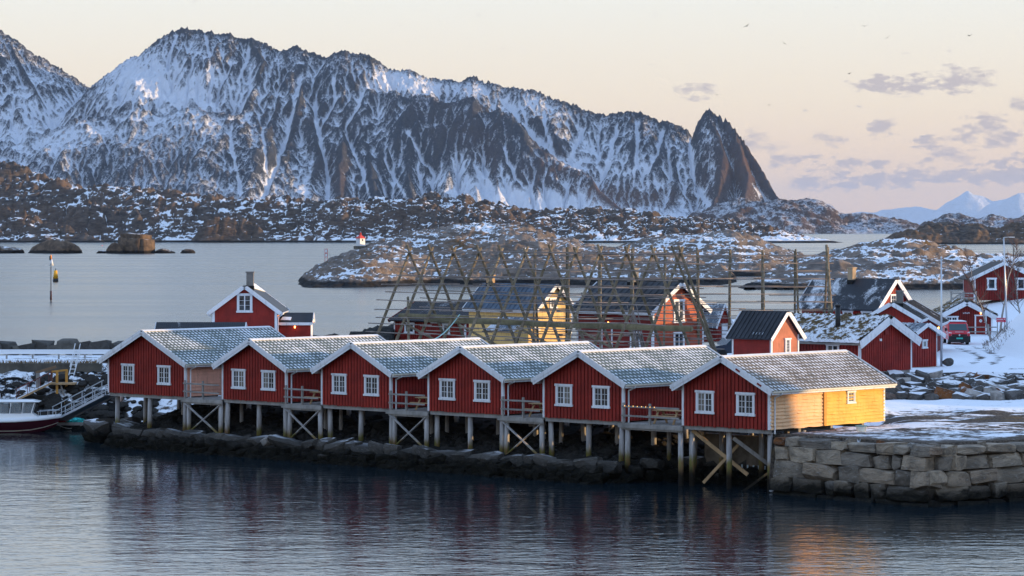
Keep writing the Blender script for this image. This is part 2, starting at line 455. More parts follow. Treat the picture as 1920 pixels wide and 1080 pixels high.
def build_main_mountain():
    X, Y = np.meshgrid(np.arange(-2500, 1330, 4.6), np.arange(11500, 13760, 6.2))
    wx = X + 55 * fbm(X / 420, Y / 420, 4, 21); wy = Y + 55 * fbm(X / 420, Y / 420, 4, 31)
    left = px_line([(-110, 20), (-50, 30), (0, 55), (28, 84), (48, 103), (62, 104), (85, 110), (110, 126), (140, 146), (172, 171), (186, 174)], 13500)
    sky = px_line([(178, 175, 13420), (186, 170, 13400), (200, 150, 13350), (225, 125, 13300), (250, 107, 13250), (283, 100, 13220), (300, 75, 13200), (320, 60, 13200), (345, 54, 13200),
                   (372, 58, 13200), (395, 57, 13180), (415, 64, 13180), (432, 63, 13160), (445, 72, 13160), (470, 72, 13150), (500, 82, 13130), (520, 96, 13110), (540, 92, 13090),
                   (556, 86, 13070), (570, 95, 13060), (590, 101, 13050), (612, 110, 13030), (625, 100, 13020), (645, 95, 13010), (665, 100, 13000), (688, 104, 13000), (700, 115, 12990),
                   (720, 128, 12980), (740, 133, 12970), (770, 132, 12960), (790, 143, 12960), (820, 150, 12960), (850, 153, 12950), (872, 154, 12950), (884, 142, 12950), (900, 150, 12940),
                   (925, 156, 12930), (960, 165, 12920), (1010, 171, 12900), (1040, 185, 12880), (1090, 205, 12850), (1130, 216, 12830), (1170, 210, 12810), (1208, 212, 12790),
                   (1240, 226, 12770), (1265, 232, 12750), (1285, 241, 12730), (1303, 264, 12700)])
    tower = px_line([(1312, 232, 12620), (1317, 212, 12600), (1326, 200, 12590), (1340, 207, 12570), (1360, 224, 12540), (1380, 245, 12510), (1394, 263, 12480), (1406, 282, 12450),
                     (1425, 311, 12400), (1440, 336, 12350), (1452, 358, 12300), (1466, 375, 12250), (1500, 395, 12200), (1560, 425, 12150)])
    butt = px_line([(690, 112, 12960), (705, 150, 12860), (716, 167, 12800), (740, 166, 12760), (763, 186, 12720), (787, 176, 12690), (813, 187, 12660), (827, 195, 12640), (863, 191, 12610),
                    (887, 193, 12580), (907, 216, 12550), (937, 217, 12520), (973, 238, 12470), (1000, 272, 12420), (1040, 288, 12360), (1080, 320, 12280), (1113, 347, 12200), (1165, 397, 12080)])
    H = tents(wx, wy, sky, .80)
    H = np.maximum(H, tents(wx, wy, left, .74))
    H = np.maximum(H, tents(X * .4 + wx * .6, wy, butt, 1.05))
    H = np.maximum(H, tents(X * .5 + wx * .5, wy, tower, 2.0))
    H = np.maximum(H, tents(wx, wy, tower, .9) - 230)
    spurs = [[(470, 74, 13130), (492, 112, 12980), (480, 160, 12830), (452, 205, 12680), (425, 260, 12500), (400, 330, 12280), (385, 400, 12000)],
             [(520, 97, 13100), (530, 150, 12900), (520, 200, 12700), (508, 260, 12500), (505, 330, 12280), (500, 400, 12000)],
             [(556, 88, 13070), (566, 140, 12900), (560, 190, 12720), (545, 250, 12520), (535, 320, 12300), (528, 400, 12000)],
             [(590, 102, 13050), (600, 150, 12880), (598, 210, 12690), (606, 270, 12480), (590, 330, 12270), (585, 400, 12000)],
             [(645, 97, 13000), (640, 150, 12860), (636, 205, 12680), (648, 262, 12480), (640, 320, 12280), (650, 400, 12000)],
             [(716, 168, 12800), (700, 225, 12650), (690, 280, 12460), (700, 330, 12280), (712, 400, 12000)],
             [(787, 178, 12690), (778, 240, 12540), (766, 290, 12400), (770, 340, 12230), (775, 400, 12000)],
             [(827, 195, 12640), (845, 250, 12520), (842, 292, 12380), (838, 330, 12230)],
             [(887, 194, 12580), (892, 250, 12470), (880, 300, 12330), (893, 345, 12190), (900, 390, 12060)],
             [(937, 218, 12520), (935, 270, 12400), (925, 310, 12290), (935, 350, 12180)],
             [(1000, 273, 12420), (1010, 310, 12320), (1003, 350, 12200)],
             [(283, 101, 13220), (262, 150, 13060), (240, 190, 12900), (215, 235, 12720)],
             [(345, 56, 13200), (352, 100, 13040), (360, 130, 12960)], [(415, 65, 13180), (420, 105, 13030), (430, 140, 12930)],
             [(0, 58, 13500), (40, 120, 13280), (70, 180, 13100), (85, 230, 12950)], [(85, 112, 13500), (115, 165, 13330), (130, 210, 13180)],
             [(1040, 187, 12880), (1050, 225, 12760), (1062, 265, 12620)], [(1130, 217, 12830), (1125, 255, 12700), (1135, 300, 12540)],
             [(1170, 212, 12810), (1178, 255, 12690), (1170, 300, 12540), (1180, 340, 12420)], [(1208, 214, 12790), (1222, 260, 12660), (1218, 300, 12520), (1228, 350, 12370)],
             [(1265, 234, 12750), (1262, 285, 12590), (1272, 330, 12440), (1262, 375, 12290)], [(960, 166, 12920), (972, 200, 12800), (985, 225, 12710)],
             [(1330, 215, 12560), (1352, 290, 12400), (1345, 350, 12220), (1330, 395, 12080)], [(1380, 250, 12490), (1400, 320, 12320), (1395, 380, 12120)]]
    for s in spurs:
        k = 1.25 if s[0][0] < 1300 else 1.7
        H = np.maximum(H, tents(X * .4 + wx * .6, wy, px_line(s), k))
    low = px_line([(-120, 330, 12300), (0, 296, 12350), (60, 268, 12400), (150, 232, 12480), (250, 212, 12560), (350, 205, 12600), (420, 210, 12600)])
    H = smax(H, tents(wx, wy, low, .55), 40)
    top = np.clip(H, 0, 900)
    base = 40 - (11900 - Y) * .10 + 0 * X
    H = smax(H, np.minimum(base, 120), 60)
    rel = sstep(20, 260, H)
    U = X / Y
    cr = np.array(left[:-1] + sky[1:] + [p for p in tower if p[0] / p[1] > sky[-1][0] / sky[-1][1]]); cu = cr[:, 0] / cr[:, 1]
    zc = np.interp(U, cu, cr[:, 2])
    edge = np.clip((zc - H) / 170.0, .16, 1)                    # keep the skyline itself close to the crest lines
    tw = np.exp(-((U * F + HX - 1350) / 70) ** 2)               # the tower is one solid fin
    smooth_ = sstep(-2150, -1500, X) * (1 - sstep(-1350, -1050, X)) * sstep(-60, 40, 420 - H)   # the gentle lower-left shoulder is less cut
    amp = rel * (1 - .6 * smooth_) * (1 - .35 * tw)
    wx2 = X + 40 * fbm(X / 150, Y / 150, 3, 61); wy2 = Y + 40 * fbm(X / 150, Y / 150, 3, 62)
    rib = ridged(wx2 / 260, wy2 / 520, 5, 5, .5) - .42
    gul = ridged(wx2 / 100, wy2 / 150, 5, 9, .55) - .42
    fin = ridged(X / 42, Y / 42, 4, 13, .55) - .42
    H = H + amp * (edge * (62 * rib + 34 * gul) + (.45 + .55 * edge) * 20 * fin) + 3 * fbm(X / 20, Y / 20, 3, 19)
    PX = HX + X * F / Y; PY = HY - (H - CAMZ) * F / Y
    couloir = 0 * X
    for wd, dep, pts in COULOIRS:
        d = -tents(PX + 5.0 * fbm(X / 60, Y / 90, 4, 77), PY, [(a, b, 0) for a, b in pts], 1.0)
        g = np.exp(-(d / (wd * np.clip(1 + .9 * fbm(X / 70, Y / 70, 3, 78), .35, 2))) ** 2)
        H = H - dep * g * rel
        couloir = np.maximum(couloir, g)
    H, A = erode(H, 4.6, 6.2, 34, .075)
    crest = sstep(.5, .05, np.clip((zc - H) / 170.0, 0, 1)); rough = 1 + 1.3 * crest + 2.2 * tw
    H = H + rel * (1 - .5 * smooth_) * rough * (8 * (ridged(X / 26, Y / 26, 4, 23, .55) - .42) + 4.5 * fbm(X / 11, Y / 11, 3, 17))
    run = np.log(A) / 7.0
    conc = blur(blur(H, 6), 6) - H
    conc2 = blur(blur(H, 2), 2) - H
    gy, gx = np.gradient(H, Y[:, 0], X[0])
    slope = blur(np.hypot(gx, gy), 1)
    PX = HX + X * F / Y; PY = HY - (H - CAMZ) * F / Y
    snow = .33 + np.clip(conc, -12, 25) * .016 + np.clip(conc2, -6, 8) * .03 - (slope - 1.0) * .30 + .16 * blur(run, 1) + .12 * fbm(X / 160, Y / 160, 3, 41)
    blobs = [(60, 235, 110, 70, .45), (250, 150, 80, 60, .38), (380, 165, 90, 45, .5), (330, 110, 60, 30, .1), (300, 215, 140, 40, .15), (200, 300, 230, 60, -.12),
             (740, 150, 60, 25, .55), (840, 165, 100, 18, .4), (980, 195, 70, 35, .25), (860, 340, 70, 50, .45), (960, 375, 90, 35, .6), (1060, 380, 80, 25, .55), (1080, 270, 60, 40, .3),
             (1130, 320, 90, 35, .3), (1250, 350, 80, 50, .15), (1300, 310, 40, 60, .2), (820, 230, 90, 40, -.22), (930, 260, 60, 40, -.2), (1040, 310, 60, 40, -.25), (600, 290, 110, 70, -.06),
             (1390, 300, 60, 80, -.3), (1180, 370, 80, 18, -.35), (1330, 250, 26, 50, .30), (1345, 300, 20, 40, .15), (690, 330, 80, 60, -.06), (1410, 365, 50, 14, .3), (440, 320, 60, 60, -.05), (240, 130, 60, 40, .3),
             (570, 345, 20, 30, .25), (500, 330, 30, 60, .12)]
    for (bx, by, rx, ry, a) in blobs:
        snow = snow + a * np.exp(-((PX - bx) / rx) ** 2 - ((PY - by) / ry) ** 2)
    snow = snow + .42 * couloir
    brown = np.clip(-.03 + .4 * fbm(X / 220, Y / 220, 3, 55), 0, 1)
    for (bx, by, rx, ry, a) in [(1390, 320, 60, 70, .9), (1180, 372, 110, 26, 1.0), (1050, 320, 60, 40, .5), (880, 250, 60, 40, .3), (640, 340, 30, 40, .35), (1120, 380, 40, 30, .8), (920, 300, 30, 40, .3)]:
        brown = brown + a * np.exp(-((PX - bx) / rx) ** 2 - ((PY - by) / ry) ** 2)
    m = mat_mountain('mountain_rock_and_snow', (.017, .021, .029), (.054, .060, .072), (.11, .062, .045), .055)
    link('mountain', grid_mesh('mountain', X, Y, H, m, {'snow': snow, 'brown': np.clip(brown, 0, 1)})).update_tag()
    tag(bpy.data.objects['mountain'], 'snow streaked rocky mountain range with a leaning tower peak', kind='structure')
build_main_mountain()

def ridge_terrain(name, crest, front, back, x0, x1, dx, y0, y1, dy, mat, seed, rough, block=0.0, extra=None, label=None, snow0=.35, cull=-2.0, prof=1.6, warp=.3, snowfn=None, ys=None, lump=8, step=0.0):
    """Low rocky land: a crest line with a rounded front and back slope, broken up by noise and blocks."""
    X, Y = np.meshgrid(np.arange(x0, x1, dx), np.arange(y0, y1, dy) if ys is None else ys)
    cr = np.array([(p.x, p.y, p.z) for p in (at(*c) for c in crest)])
    u = X / Y
    cu = cr[:, 0] / cr[:, 1]
    zr = np.interp(u, cu, cr[:, 2]); yr = np.interp(u, cu, cr[:, 1])
    L = rough * lump
    Yw = Y + warp * front * fbm(X / (front * .8), Y / (front * .8), 4, seed)
    d = np.where(Yw < yr, (yr - Yw) / front, (Yw - yr) / back)
    H = (zr + 1.0) * (1 - np.abs(d) ** prof) - 1.0
    if extra is not None: H = extra(X, Y, H)
    amp = np.clip((H + 1.5) / (3.0 * rough), 0, 1)
    if step > 0:
        hs = (H + step * .9 * fbm(X / (step * 6), Y / (step * 9), 4, seed + 50)) / step; fl = np.floor(hs)
        H = H + amp * ((fl + sstep(.0, .42, hs - fl)) * step - hs * step) * np.clip(.55 + 1.2 * fbm(X / (step * 14), Y / (step * 14), 3, seed + 52), 0, 1)
    H = H + amp * rough * (1.6 * (ridged(X / L, Y / L, 4, seed + 3) - .5) + .8 * fbm(X / (L * .3), Y / (L * .3), 4, seed + 9))
    if block > 0:
        f1, f2, idd = worley(X / (block * 4) + .2 * fbm(X / block / 3, Y / block / 3, 3, seed), Y / (block * 4), seed + 2)
        H = H + amp * block * (.9 * (idd / 255.0 - .5) - .7 * (1 - sstep(.0, .22, f2 - f1)))
        f1, f2, idd = worley(X / (block * 1.6), Y / (block * 1.6), seed + 4)
        H = H + amp * block * .35 * ((idd / 255.0 - .5) - .8 * (1 - sstep(.0, .25, f2 - f1)))
    conc = blur(H, 3) - H
    gy, gx = np.gradient(H, Y[:, 0], X[0])
    slope = np.hypot(gx, gy)
    snow = snow0 + conc / rough * .45 - (slope - .35) * .5 + .34 * fbm(X / (L * 1.2), Y / (L * 2.4), 4, seed + 20)
    if snowfn is not None: snow = snow + snowfn(X, Y, H)
    brown = np.clip(.35 + .9 * fbm(X / (L * 2), Y / (L * 2), 3, seed + 30), 0, 1)
    o = link(name, grid_mesh(name, X, Y, H, mat, {'snow': snow, 'brown': brown}, cull=cull))
    tag(o, label, kind='structure')
    return o
def mat_coast(name, rock_a, rock_b, brown, fine, tide, lo=.4, hi=.56, green=None):
    t = NT(name)
    s = t.attr('snow'); br = t.attr('brown')
    z = t.xyz(t.geo('Position'))[2]
    n1 = t.noise(1.0, 6, .65, t.pos((fine * .6, fine * .8, fine * 2.2)), .8); n2 = t.noise(1.0, 4, .6, t.pos((fine * 2.2, fine * 2.6, fine * 8)))
    nz = t.xyz(t.geo('Normal'))[2]
    v = t.math('ADD', t.math('ADD', s, t.math('MULTIPLY', t.math('SUBTRACT', nz, .85), 1.3)), t.math('ADD', t.math('MULTIPLY', t.math('SUBTRACT', n1, .5), .6), t.math('MULTIPLY', t.math('SUBTRACT', n2, .5), .35)))
    sn = t.math('MULTIPLY', t.rng(v, lo, hi), t.rng(z, tide * .8, tide * 1.3))
    rock = t.mix(t.rng(n1, .35, .65), rock_a, rock_b)
    rock = t.mix(t.math('MULTIPLY', br, t.rng(n2, .35, .62)), rock, brown)
    zt = t.math('ADD', z, t.math('MULTIPLY', t.math('SUBTRACT', n1, .5), tide * .8))
    rock = t.mix(t.rng(zt, tide * .7, tide * 1.05), (.012, .011, .011), rock)
    if green: rock = t.mix(t.math('MULTIPLY', t.rng(br, .62, .85), t.rng(z, tide * 4, tide * 6)), rock, green)
    col = t.mix(sn, rock, SNOW)
    bm = t.bump(t.math('ADD', n1, t.math('MULTIPLY', n2, .3)), .8, .3 / fine)
    return t.done(col, .85, bm, .2)

def build_coasts():
    dark = mat_mountain('headland_rock', (.04, .032, .032), (.085, .06, .05), (.12, .07, .05), .035, .62, .8)
    ridge_terrain('headland', [(1255, 437, 11300), (1300, 402, 11350), (1340, 386, 11400), (1385, 372, 11400), (1420, 380, 11400), (1450, 376, 11400), (1490, 379, 11400), (1530, 376, 11400), (1556, 388, 11400),
                   (1575, 404, 11400), (1620, 404, 11400), (1660, 411, 11400), (1700, 417, 11300), (1735, 426, 11200), (1790, 436, 11150)],
                  380, 300, 560, 1700, 6, 0, 0, 0, dark, 60, 16, 0, label='dark brown headland below the tower peak', cull=-4, ys=np.arange(10870, 11700, 9))
    ridge_terrain('far_hills', [(1700, 437, 11800), (1735, 418, 11800), (1765, 406, 11800), (1800, 403, 11800), (1835, 410, 11800), (1858, 405, 11800), (1900, 412, 11800), (1940, 406, 11800), (2000, 412, 11800)],
                  330, 300, 1480, 2150, 7, 0, 0, 0, dark, 66, 14, 0, label='low dark hills beyond the right islands', cull=-4, ys=np.arange(11350, 12080, 12))
    pale = mat_mountain('far_snow_peaks', (.16, .15, .15), (.22, .2, .2), (.2, .17, .15), .006, .2, .5)
    X, Y = np.meshgrid(np.arange(8600, 17000, 55), np.arange(85000, 91500, 90))
    far = px_line([(1560, 418), (1580, 405), (1612, 395), (1640, 396), (1680, 390), (1730, 387), (1760, 392), (1785, 394), (1800, 375), (1813, 358), (1826, 364), (1840, 366), (1858, 378), (1885, 372), (1900, 366), (1930, 358), (1990, 366)], 88000)
    H = np.maximum(tents(X, Y, far, .62), tents(X, Y, px_line([(1850, 402), (1858, 380), (1868, 390), (1890, 372), (1910, 362), (1940, 370)], 86500), .8))
    H = H + 80 * sstep(60, 300, H) * (ridged(X / 900, Y / 900, 5, 71) - .5)
    link('far_mountains', grid_mesh('far_mountains', X, Y, H, pale, {'snow': .5 + 0 * X, 'brown': 0 * X}, cull=-20))
    tag(bpy.data.objects['far_mountains'], 'pale snowy peaks fading in the haze on the horizon', kind='structure')

    pen = mat_coast('peninsula_rock', (.045, .039, .037), (.125, .10, .085), (.14, .085, .055), .16, 2.2, .42, .58)
    crest = [(-40, 292, 3720), (0, 303, 3700), (60, 325, 3680), (110, 340, 3660), (150, 352, 3640), (195, 348, 3600), (250, 356, 3580), (300, 361, 3560), (360, 368, 3540), (440, 373, 3520), (500, 370, 3500), (560, 376, 3480),
             (600, 381, 3470), (640, 373, 3460), (700, 377, 3460), (760, 376, 3450), (800, 371, 3450), (850, 376, 3440), (872, 369, 3440), (900, 379, 3430), (950, 386, 3420), (990, 396, 3410), (1050, 392, 3410), (1100, 393, 3400),
             (1150, 397, 3390), (1200, 401, 3380), (1300, 410, 3360), (1350, 415, 3350), (1400, 419, 3340), (1440, 428, 3330), (1480, 440, 3320), (1520, 447, 3310), (1575, 454.5, 3300), (1600, 458, 3300)]
    def knolls(X, Y, H):
        k = tents(X, Y + 8 * fbm(X / 40, Y / 40, 3, 88), px_line([(-60, 398, 3420), (0, 396, 3400), (40, 402, 3380), (80, 412, 3360), (120, 428, 3345), (160, 441, 3330), (190, 450, 3320)]), .55)
        k = np.maximum(k, tents(X, Y, px_line([(370, 440, 3330), (390, 410, 3335), (420, 402, 3340), (460, 408, 3338), (485, 425, 3330), (492, 450, 3325)]), 1.3))
        k = np.maximum(k, tents(X, Y, px_line([(165, 372, 3480), (190, 382, 3470), (230, 392, 3455), (262, 402, 3440)]), .9))
        k = np.maximum(k, tents(X, Y, px_line([(640, 425, 3345), (690, 412, 3350), (740, 402, 3360), (900, 395, 3370), (960, 408, 3360)]), .9))
        return np.maximum(H, k)
    ridge_terrain('peninsula', crest, 200, 260, -640, 380, 1.25, 0, 0, 0, pen, 80, 4.2, 5.0, knolls, 'long rocky peninsula dusted with snow across the bay', .60, -2.5, 1.25, .25,
                  ys=np.concatenate([np.arange(3130, 3250, 2.4), np.arange(3250, 3420, 1.7), np.arange(3420, 3760, 3.2)]), step=9.0)
    isl = mat_coast('right_island_rock', (.045, .038, .034), (.13, .1, .08), (.15, .09, .05), .2, 1.6, .52, .68)
    ridge_terrain('outer_islands', [(1618, 458.5, 2950), (1650, 452, 2960), (1680, 440, 2970), (1712, 431, 2980), (1742, 420, 2990), (1775, 418, 3000), (1800, 426, 3000), (1832, 420, 3000), (1868, 431, 3000), (1900, 421, 3000), (1940, 416, 3000), (2010, 420, 3000)],
                  60, 110, 330, 560, 1.4, 0, 0, 0, isl, 90, 3.2, 3.0, None, 'dark rocky islands in the right distance', .25, -2.5, 1.8, .3, ys=np.arange(2900, 3100, 2.2))

    near = mat_coast('islet_rock', (.11, .095, .088), (.25, .21, .185), (.14, .08, .035), .22, 1.5, .40, .50, (.10, .06, .02))
    ridge_terrain('lighthouse_island', [(548, 540, 800), (562, 528, 800), (600, 500, 810), (640, 481, 815), (680, 463, 820), (720, 451, 830), (760, 443, 840), (800, 436, 850), (850, 428, 850), (900, 423, 850), (950, 425, 850), (990, 429, 850),
                   (1020, 441, 845), (1060, 455, 840), (1100, 463, 840), (1160, 470, 840), (1250, 476, 840), (1350, 500, 840), (1400, 540, 840)],
                  98, 90, -62, 64, .36, 0, 0, 0, near, 101, .9, .5, None, 'low snow dusted rock island carrying a tiny lighthouse', .33, -1.2, 2.0, .12, ys=np.arange(696, 930, .66), lump=17, step=2.2)
    ridge_terrain('middle_island', [(1085, 525, 1000), (1130, 480, 1000), (1160, 465, 1000), (1190, 457, 1000), (1225, 447, 1000), (1300, 443, 1000), (1380, 437, 1000), (1420, 448, 1000), (1450, 463, 1000), (1500, 478, 1000), (1540, 500, 1000), (1575, 535, 1000)],
                  110, 80, 16, 116, .5, 0, 0, 0, near, 111, 1.0, .5, None, 'snowy hummock island with brown heather behind the drying racks', .30, -1.2, 2.0, .12, ys=np.arange(858, 1075, .95), lump=17, step=2.2)
    ridge_terrain('right_island', [(1385, 552, 780), (1440, 520, 780), (1480, 500, 780), (1520, 484, 780), (1560, 474, 780), (1600, 466, 780), (1650, 458, 780), (1700, 454, 780), (1742, 460, 780), (1780, 471, 780), (1830, 479, 780), (1880, 482, 780), (2000, 484, 780)],
                  92, 80, 50, 150, .36, 0, 0, 0, near, 121, .9, .25, lambda X, Y, H: np.maximum(H, tents(X, Y, px_line([(1470, 510, 715), (1530, 496, 715), (1570, 493, 715), (1620, 501, 712), (1665, 520, 710)]), .3) - .3),
                  'snow covered rocky hill island with brown scrub on top', .35, -1.2, 1.9, .12, ys=np.arange(658, 850, .62), lump=17, step=2.2)
build_coasts()

def rock_mesh(name, mat, seed, sx, sy, sz, sub=3, amp=.22, flat=True, facet=0):
    bm = bmesh.new()
    bmesh.ops.create_icosphere(bm, subdivisions=sub, radius=1.0)
    r = np.random.RandomState(seed)
    planes = []
    for i in range(facet):
        n = r.normal(size=3); n /= np.linalg.norm(n); planes.append((Vector(n), r.uniform(.55, .85)))
    o = r.uniform(0, 50, 3)
    co = np.array([v.co[:] for v in bm.verts])
    n = fbm(co[:, 0] * 1.1 + o[0] + co[:, 2] * .7, co[:, 1] * 1.1 + o[1] - co[:, 2] * .6, 4, seed)
    n2 = fbm(co[:, 0] * 3.1 + o[2], co[:, 2] * 3.1 + co[:, 1] * 2 + o[0], 3, seed + 5)
    for v, a, b in zip(bm.verts, n, n2):
        c = v.co * (1 + amp * a + amp * .35 * b)
        for (pn, pd) in planes:
            e = c.dot(pn) - pd
            if e > 0: c = c - pn * e * .92
        v.co = Vector((c.x * sx, c.y * sy, c.z * sz))
    me = bpy.data.meshes.new(name); bm.to_mesh(me); bm.free()
    me.materials.append(mat)
    me.polygons.foreach_set('use_smooth', [facet == 0] * len(me.polygons))
    return me
def build_skerries():
    t = NT('skerry_rock')
    n = t.noise(.35, 6, .65, t.pos()); z = t.xyz(t.geo('Position'))[2]
    col = t.mix(t.rng(n, .35, .65), (.07, .05, .038), (.16, .11, .075))
    col = t.mix(t.rng(t.math('ADD', z, t.math('MULTIPLY', n, 2.0)), 2.2, 3.2), (.014, .012, .011), col)
    nz = t.xyz(t.geo('Normal'))[2]
    col = t.mix(t.math('MULTIPLY', t.rng(nz, .85, .97), t.rng(n, .52, .6)), col, SNOW)
    m = t.done(col, .85, t.bump(n, .8, .8), .2)
    D = 1775
    for (x0, x1, yt, yb, fac, sd, dd, lab) in [(-30, 47, 458, 475, 3, 1, 0, 'brown skerry at the very left edge of the bay'), (50, 157, 451, 475, 4, 2, 8, 'broad low domed skerry left of the big boulder'),
                                       (222, 287, 440, 476, 0, 31, 0, 'big square boulder skerry with a sunlit right face'), (199, 232, 457, 475.5, 3, 4, -6, 'small dark rock leaning on the big boulder skerry'),
                                       (180, 206, 471, 475.5, 2, 5, -3, 'flat rock awash left of the big boulder'), (288, 329, 467, 475.5, 3, 6, 0, 'low dark skerry just right of the big boulder'), (338, 368, 468, 475.5, 2, 7, 0, 'lone small skerry farthest right in the bay')]:
        c = at((x0 + x1) / 2, 475, D + dd); w = (x1 - x0) / 2 * D / F; h = (yb - yt) * D / F
        if fac == 0:
            bm = bmesh.new(); bmesh.ops.create_cube(bm, size=2)
            bmesh.ops.bevel(bm, geom=bm.edges[:] , offset=.22, segments=2, affect='EDGES')
            bmesh.ops.subdivide_edges(bm, edges=bm.edges[:], cuts=2, use_grid_fill=True)
            for v in bm.verts:
                q = v.co.copy(); k = fbm(np.array([q.x * 1.3 + 4]), np.array([q.y * 1.3 + q.z * 1.1]), 3, 9)[0] * .12
                q = q * (1 + k); q.x *= 1 - .05 * q.z + .04 * q.y; q.z -= .06 * q.x
                v.co = Vector((q.x * w * .98, q.y * w * .7, q.z * h * 1.0))
            rz = math.radians(-28)
            bmesh.ops.rotate(bm, verts=bm.verts, matrix=Matrix.Rotation(rz, 3, 'Z'))
            me = bpy.data.meshes.new('skerry'); bm.to_mesh(me); bm.free(); me.materials.append(m)
            me.polygons.foreach_set('use_smooth', [True] * len(me.polygons))
        else:
            me = rock_mesh('skerry', m, sd, w, w * .7, h * (1.25 if h > 2 else 1.5), 4, .16, facet=fac)
            me.polygons.foreach_set('use_smooth', [True] * len(me.polygons))
        o = link('skerry', me, None, (c.x, c.y, -.15 * h if fac else 0))
        tag(o, lab, 'skerry', 'rocks standing out of the bay')
build_skerries()

# ------------------------------------------------------------------ haze
def build_haze():
    mb = MB().box(-58000, 58000, -850, 93000, -1.0, 1320)
    t = NT('haze_air'); t.N.remove(t.b)
    v = t.n('ShaderNodeVolumePrincipled')
    v.inputs['Color'].default_value = (.42, .62, .97, 1); v.inputs['Density'].default_value = HAZE_DENSITY; v.inputs['Anisotropy'].default_value = 0.0
    t.L.new(v.outputs[0], t.N['Material Output'].inputs['Volume'])
    o = mb.build('haze', t.m, kind='stuff')
    tag(o, 'pale blue sea air over the whole bay')
HAZE_DENSITY = 9.5e-6
build_haze()
# ------------------------------------------------------------------ the near land
O2 = Vector((13.6, 158.0, 0))                     # where the rubble shore meets the quay wall
QC = Vector((20.46, 150.5, 0))                    # front corner of the quay
QR = Vector((.841, .541, 0))                      # heading of the quay's right face
def rowpt(p, q, z=0.0):
    v = O2 + RU * p + RV * q
    return Vector((v.x, v.y, z))
def ground_z(X, Y):
    dx = X - O2.x; dy = Y - O2.y
    p = dx * RU.x + dy * RU.y; q = dx * RV.x + dy * RV.y
    shore = np.interp(p, [-60, -56, -52, -11, -8.5, -1, -.6], [6, 2.5, -1.7, -2.0, 3.2, 3.4, 3.4])
    s = q - shore
    hrow = np.interp(s, [-9, -2, 0, .5, 1.0, 2.6, 6, 11, 13.2, 15.5, 40], [-4, -1.6, -.3, .25, .6, .95, 1.9, 2.7, 3.0, 4.35, 4.45])
    hrow = np.where(p < -54.5, np.minimum(hrow, np.interp(p, [-60, -57, -54.5], [-3, -1.0, 1.2])), hrow)
    # quay yard
    qin = np.minimum(q - .35, (X - QC.x) * -QR.y + (Y - QC.y) * QR.x - .35)
    yard = np.interp(Y + .06 * (X - 28), [140, 190.2, 196.0, 300], [3.02, 3.08, 4.42, 4.5])
    hq = np.where(qin > 0, yard, -3.0)
    w = sstep(-.7, -.3, p)
    rear = sstep(10.5, 13.0, q)
    H = hrow * (1 - w) + hq * w
    H = np.where(p > -.5, hq, H)
    wy_ = sstep(20.2, 22.0, X) * (q > 4) * (p <= -.5)
    H = H * (1 - wy_) + hq * wy_
    # left bank, running on behind the first cabin
    yy = Y + np.interp(X, [-30, -24, -18, -10], [0, 1.5, 3.5, 3.5])
    hl = np.interp(yy, [203, 207.5, 209.5, 213.2, 215.2, 216.5, 224, 229, 400], [-3, -.6, .6, 3.2, 3.7, 4.2, 4.35, 4.4, 4.4])
    hl = np.where(X < -29, np.minimum(hl, np.interp(Y, [226, 229, 233.5], [5, 4.1, -1.8])), hl)
    H = np.where((X < -10) & (q > 12 - .5 * (p + 54.0)), np.maximum(H, hl), H)
    H = np.where((X < -18) & (p < -53), np.maximum(H, hl), H)
    # far shore of the village spit
    far = np.interp(X, [-60, -29, -26, -15, -11, -4, 20, 60, 120], [233, 233, 256, 264, 300, 335, 318, 345, 345])
    fz = np.interp(Y - far, [-14, -3, 3, 9], [9, 2.4, -.4, -3])
    H = np.minimum(H, fz)
    # snow bank by the sign; beyond it an unseen hill added to shade the village
    bank = np.clip((X - np.interp(Y, [200, 215, 230, 238, 246, 258], [40.5, 36.9, 36.6, 37.3, 38.6, 41.0])) * 1.0, 0, 30)
    H = H + np.minimum(bank, np.interp(Y, [200, 210, 240, 254, 260], [1.2, 3.0, 3.0, 2.2, 0])) * sstep(198, 206, Y)
    cap = np.interp(Y, [120, 150, 158.2, 159.8, 172, 186, 191.0, 192.8, 226, 228.5, 250, 253, 340], [16, 16, 15.5, 4.0, 4.0, 6.5, 7.0, 16, 17, 9, 9.0, 16, 16])
    xe = np.maximum(44.0, .172 * Y + 2)
    H = np.where(X > xe, np.maximum(H, 3 + (cap - 3) * sstep(0, 14, X - xe)), H)
    H = H + 2.6 * np.exp(-((X - 52) / 9) ** 2 - ((Y - 303) / 14) ** 2)
    return H
def mat_ground():
    t = NT('snowy_ground')
    s = t.attr('snow'); r = t.attr('rock')
    n1 = t.noise(1.0, 6, .65, t.pos((.45, .9, 1.2)), .5); n2 = t.noise(1.0, 4, .6, t.pos((2.2, 3.6, 3.6))); n3 = t.noise(9.0, 3, .6, t.pos())
    v = t.math('ADD', s, t.math('ADD', t.math('MULTIPLY', t.math('SUBTRACT', n1, .5), 1.1), t.math('MULTIPLY', t.math('SUBTRACT', n2, .5), .8)))
    sn = t.rng(v, .44, .60)
    soil = t.mix(t.rng(n3, .35, .65), (.055, .045, .038), (.13, .105, .085))
    soil = t.mix(t.rng(n1, .5, .68), soil, (.12, .085, .045))
    rk = t.mix(t.rng(n2, .4, .62), (.007, .007, .007), (.028, .027, .025))
    col = t.mix(r, soil, rk)
    z = t.xyz(t.geo('Position'))[2]
    col = t.mix(t.rng(t.math('ADD', z, t.math('MULTIPLY', n1, .8)), .7, 1.5), (.010, .010, .009), col)
    col = t.mix(sn, col, (.84, .86, .9))
    h = t.math('ADD', t.math('MULTIPLY', n2, .4), t.math('ADD', t.math('MULTIPLY', n3, .15), t.math('MULTIPLY', sn, .25)))
    return t.done(col, .85, t.bump(h, .9, .22), .08)
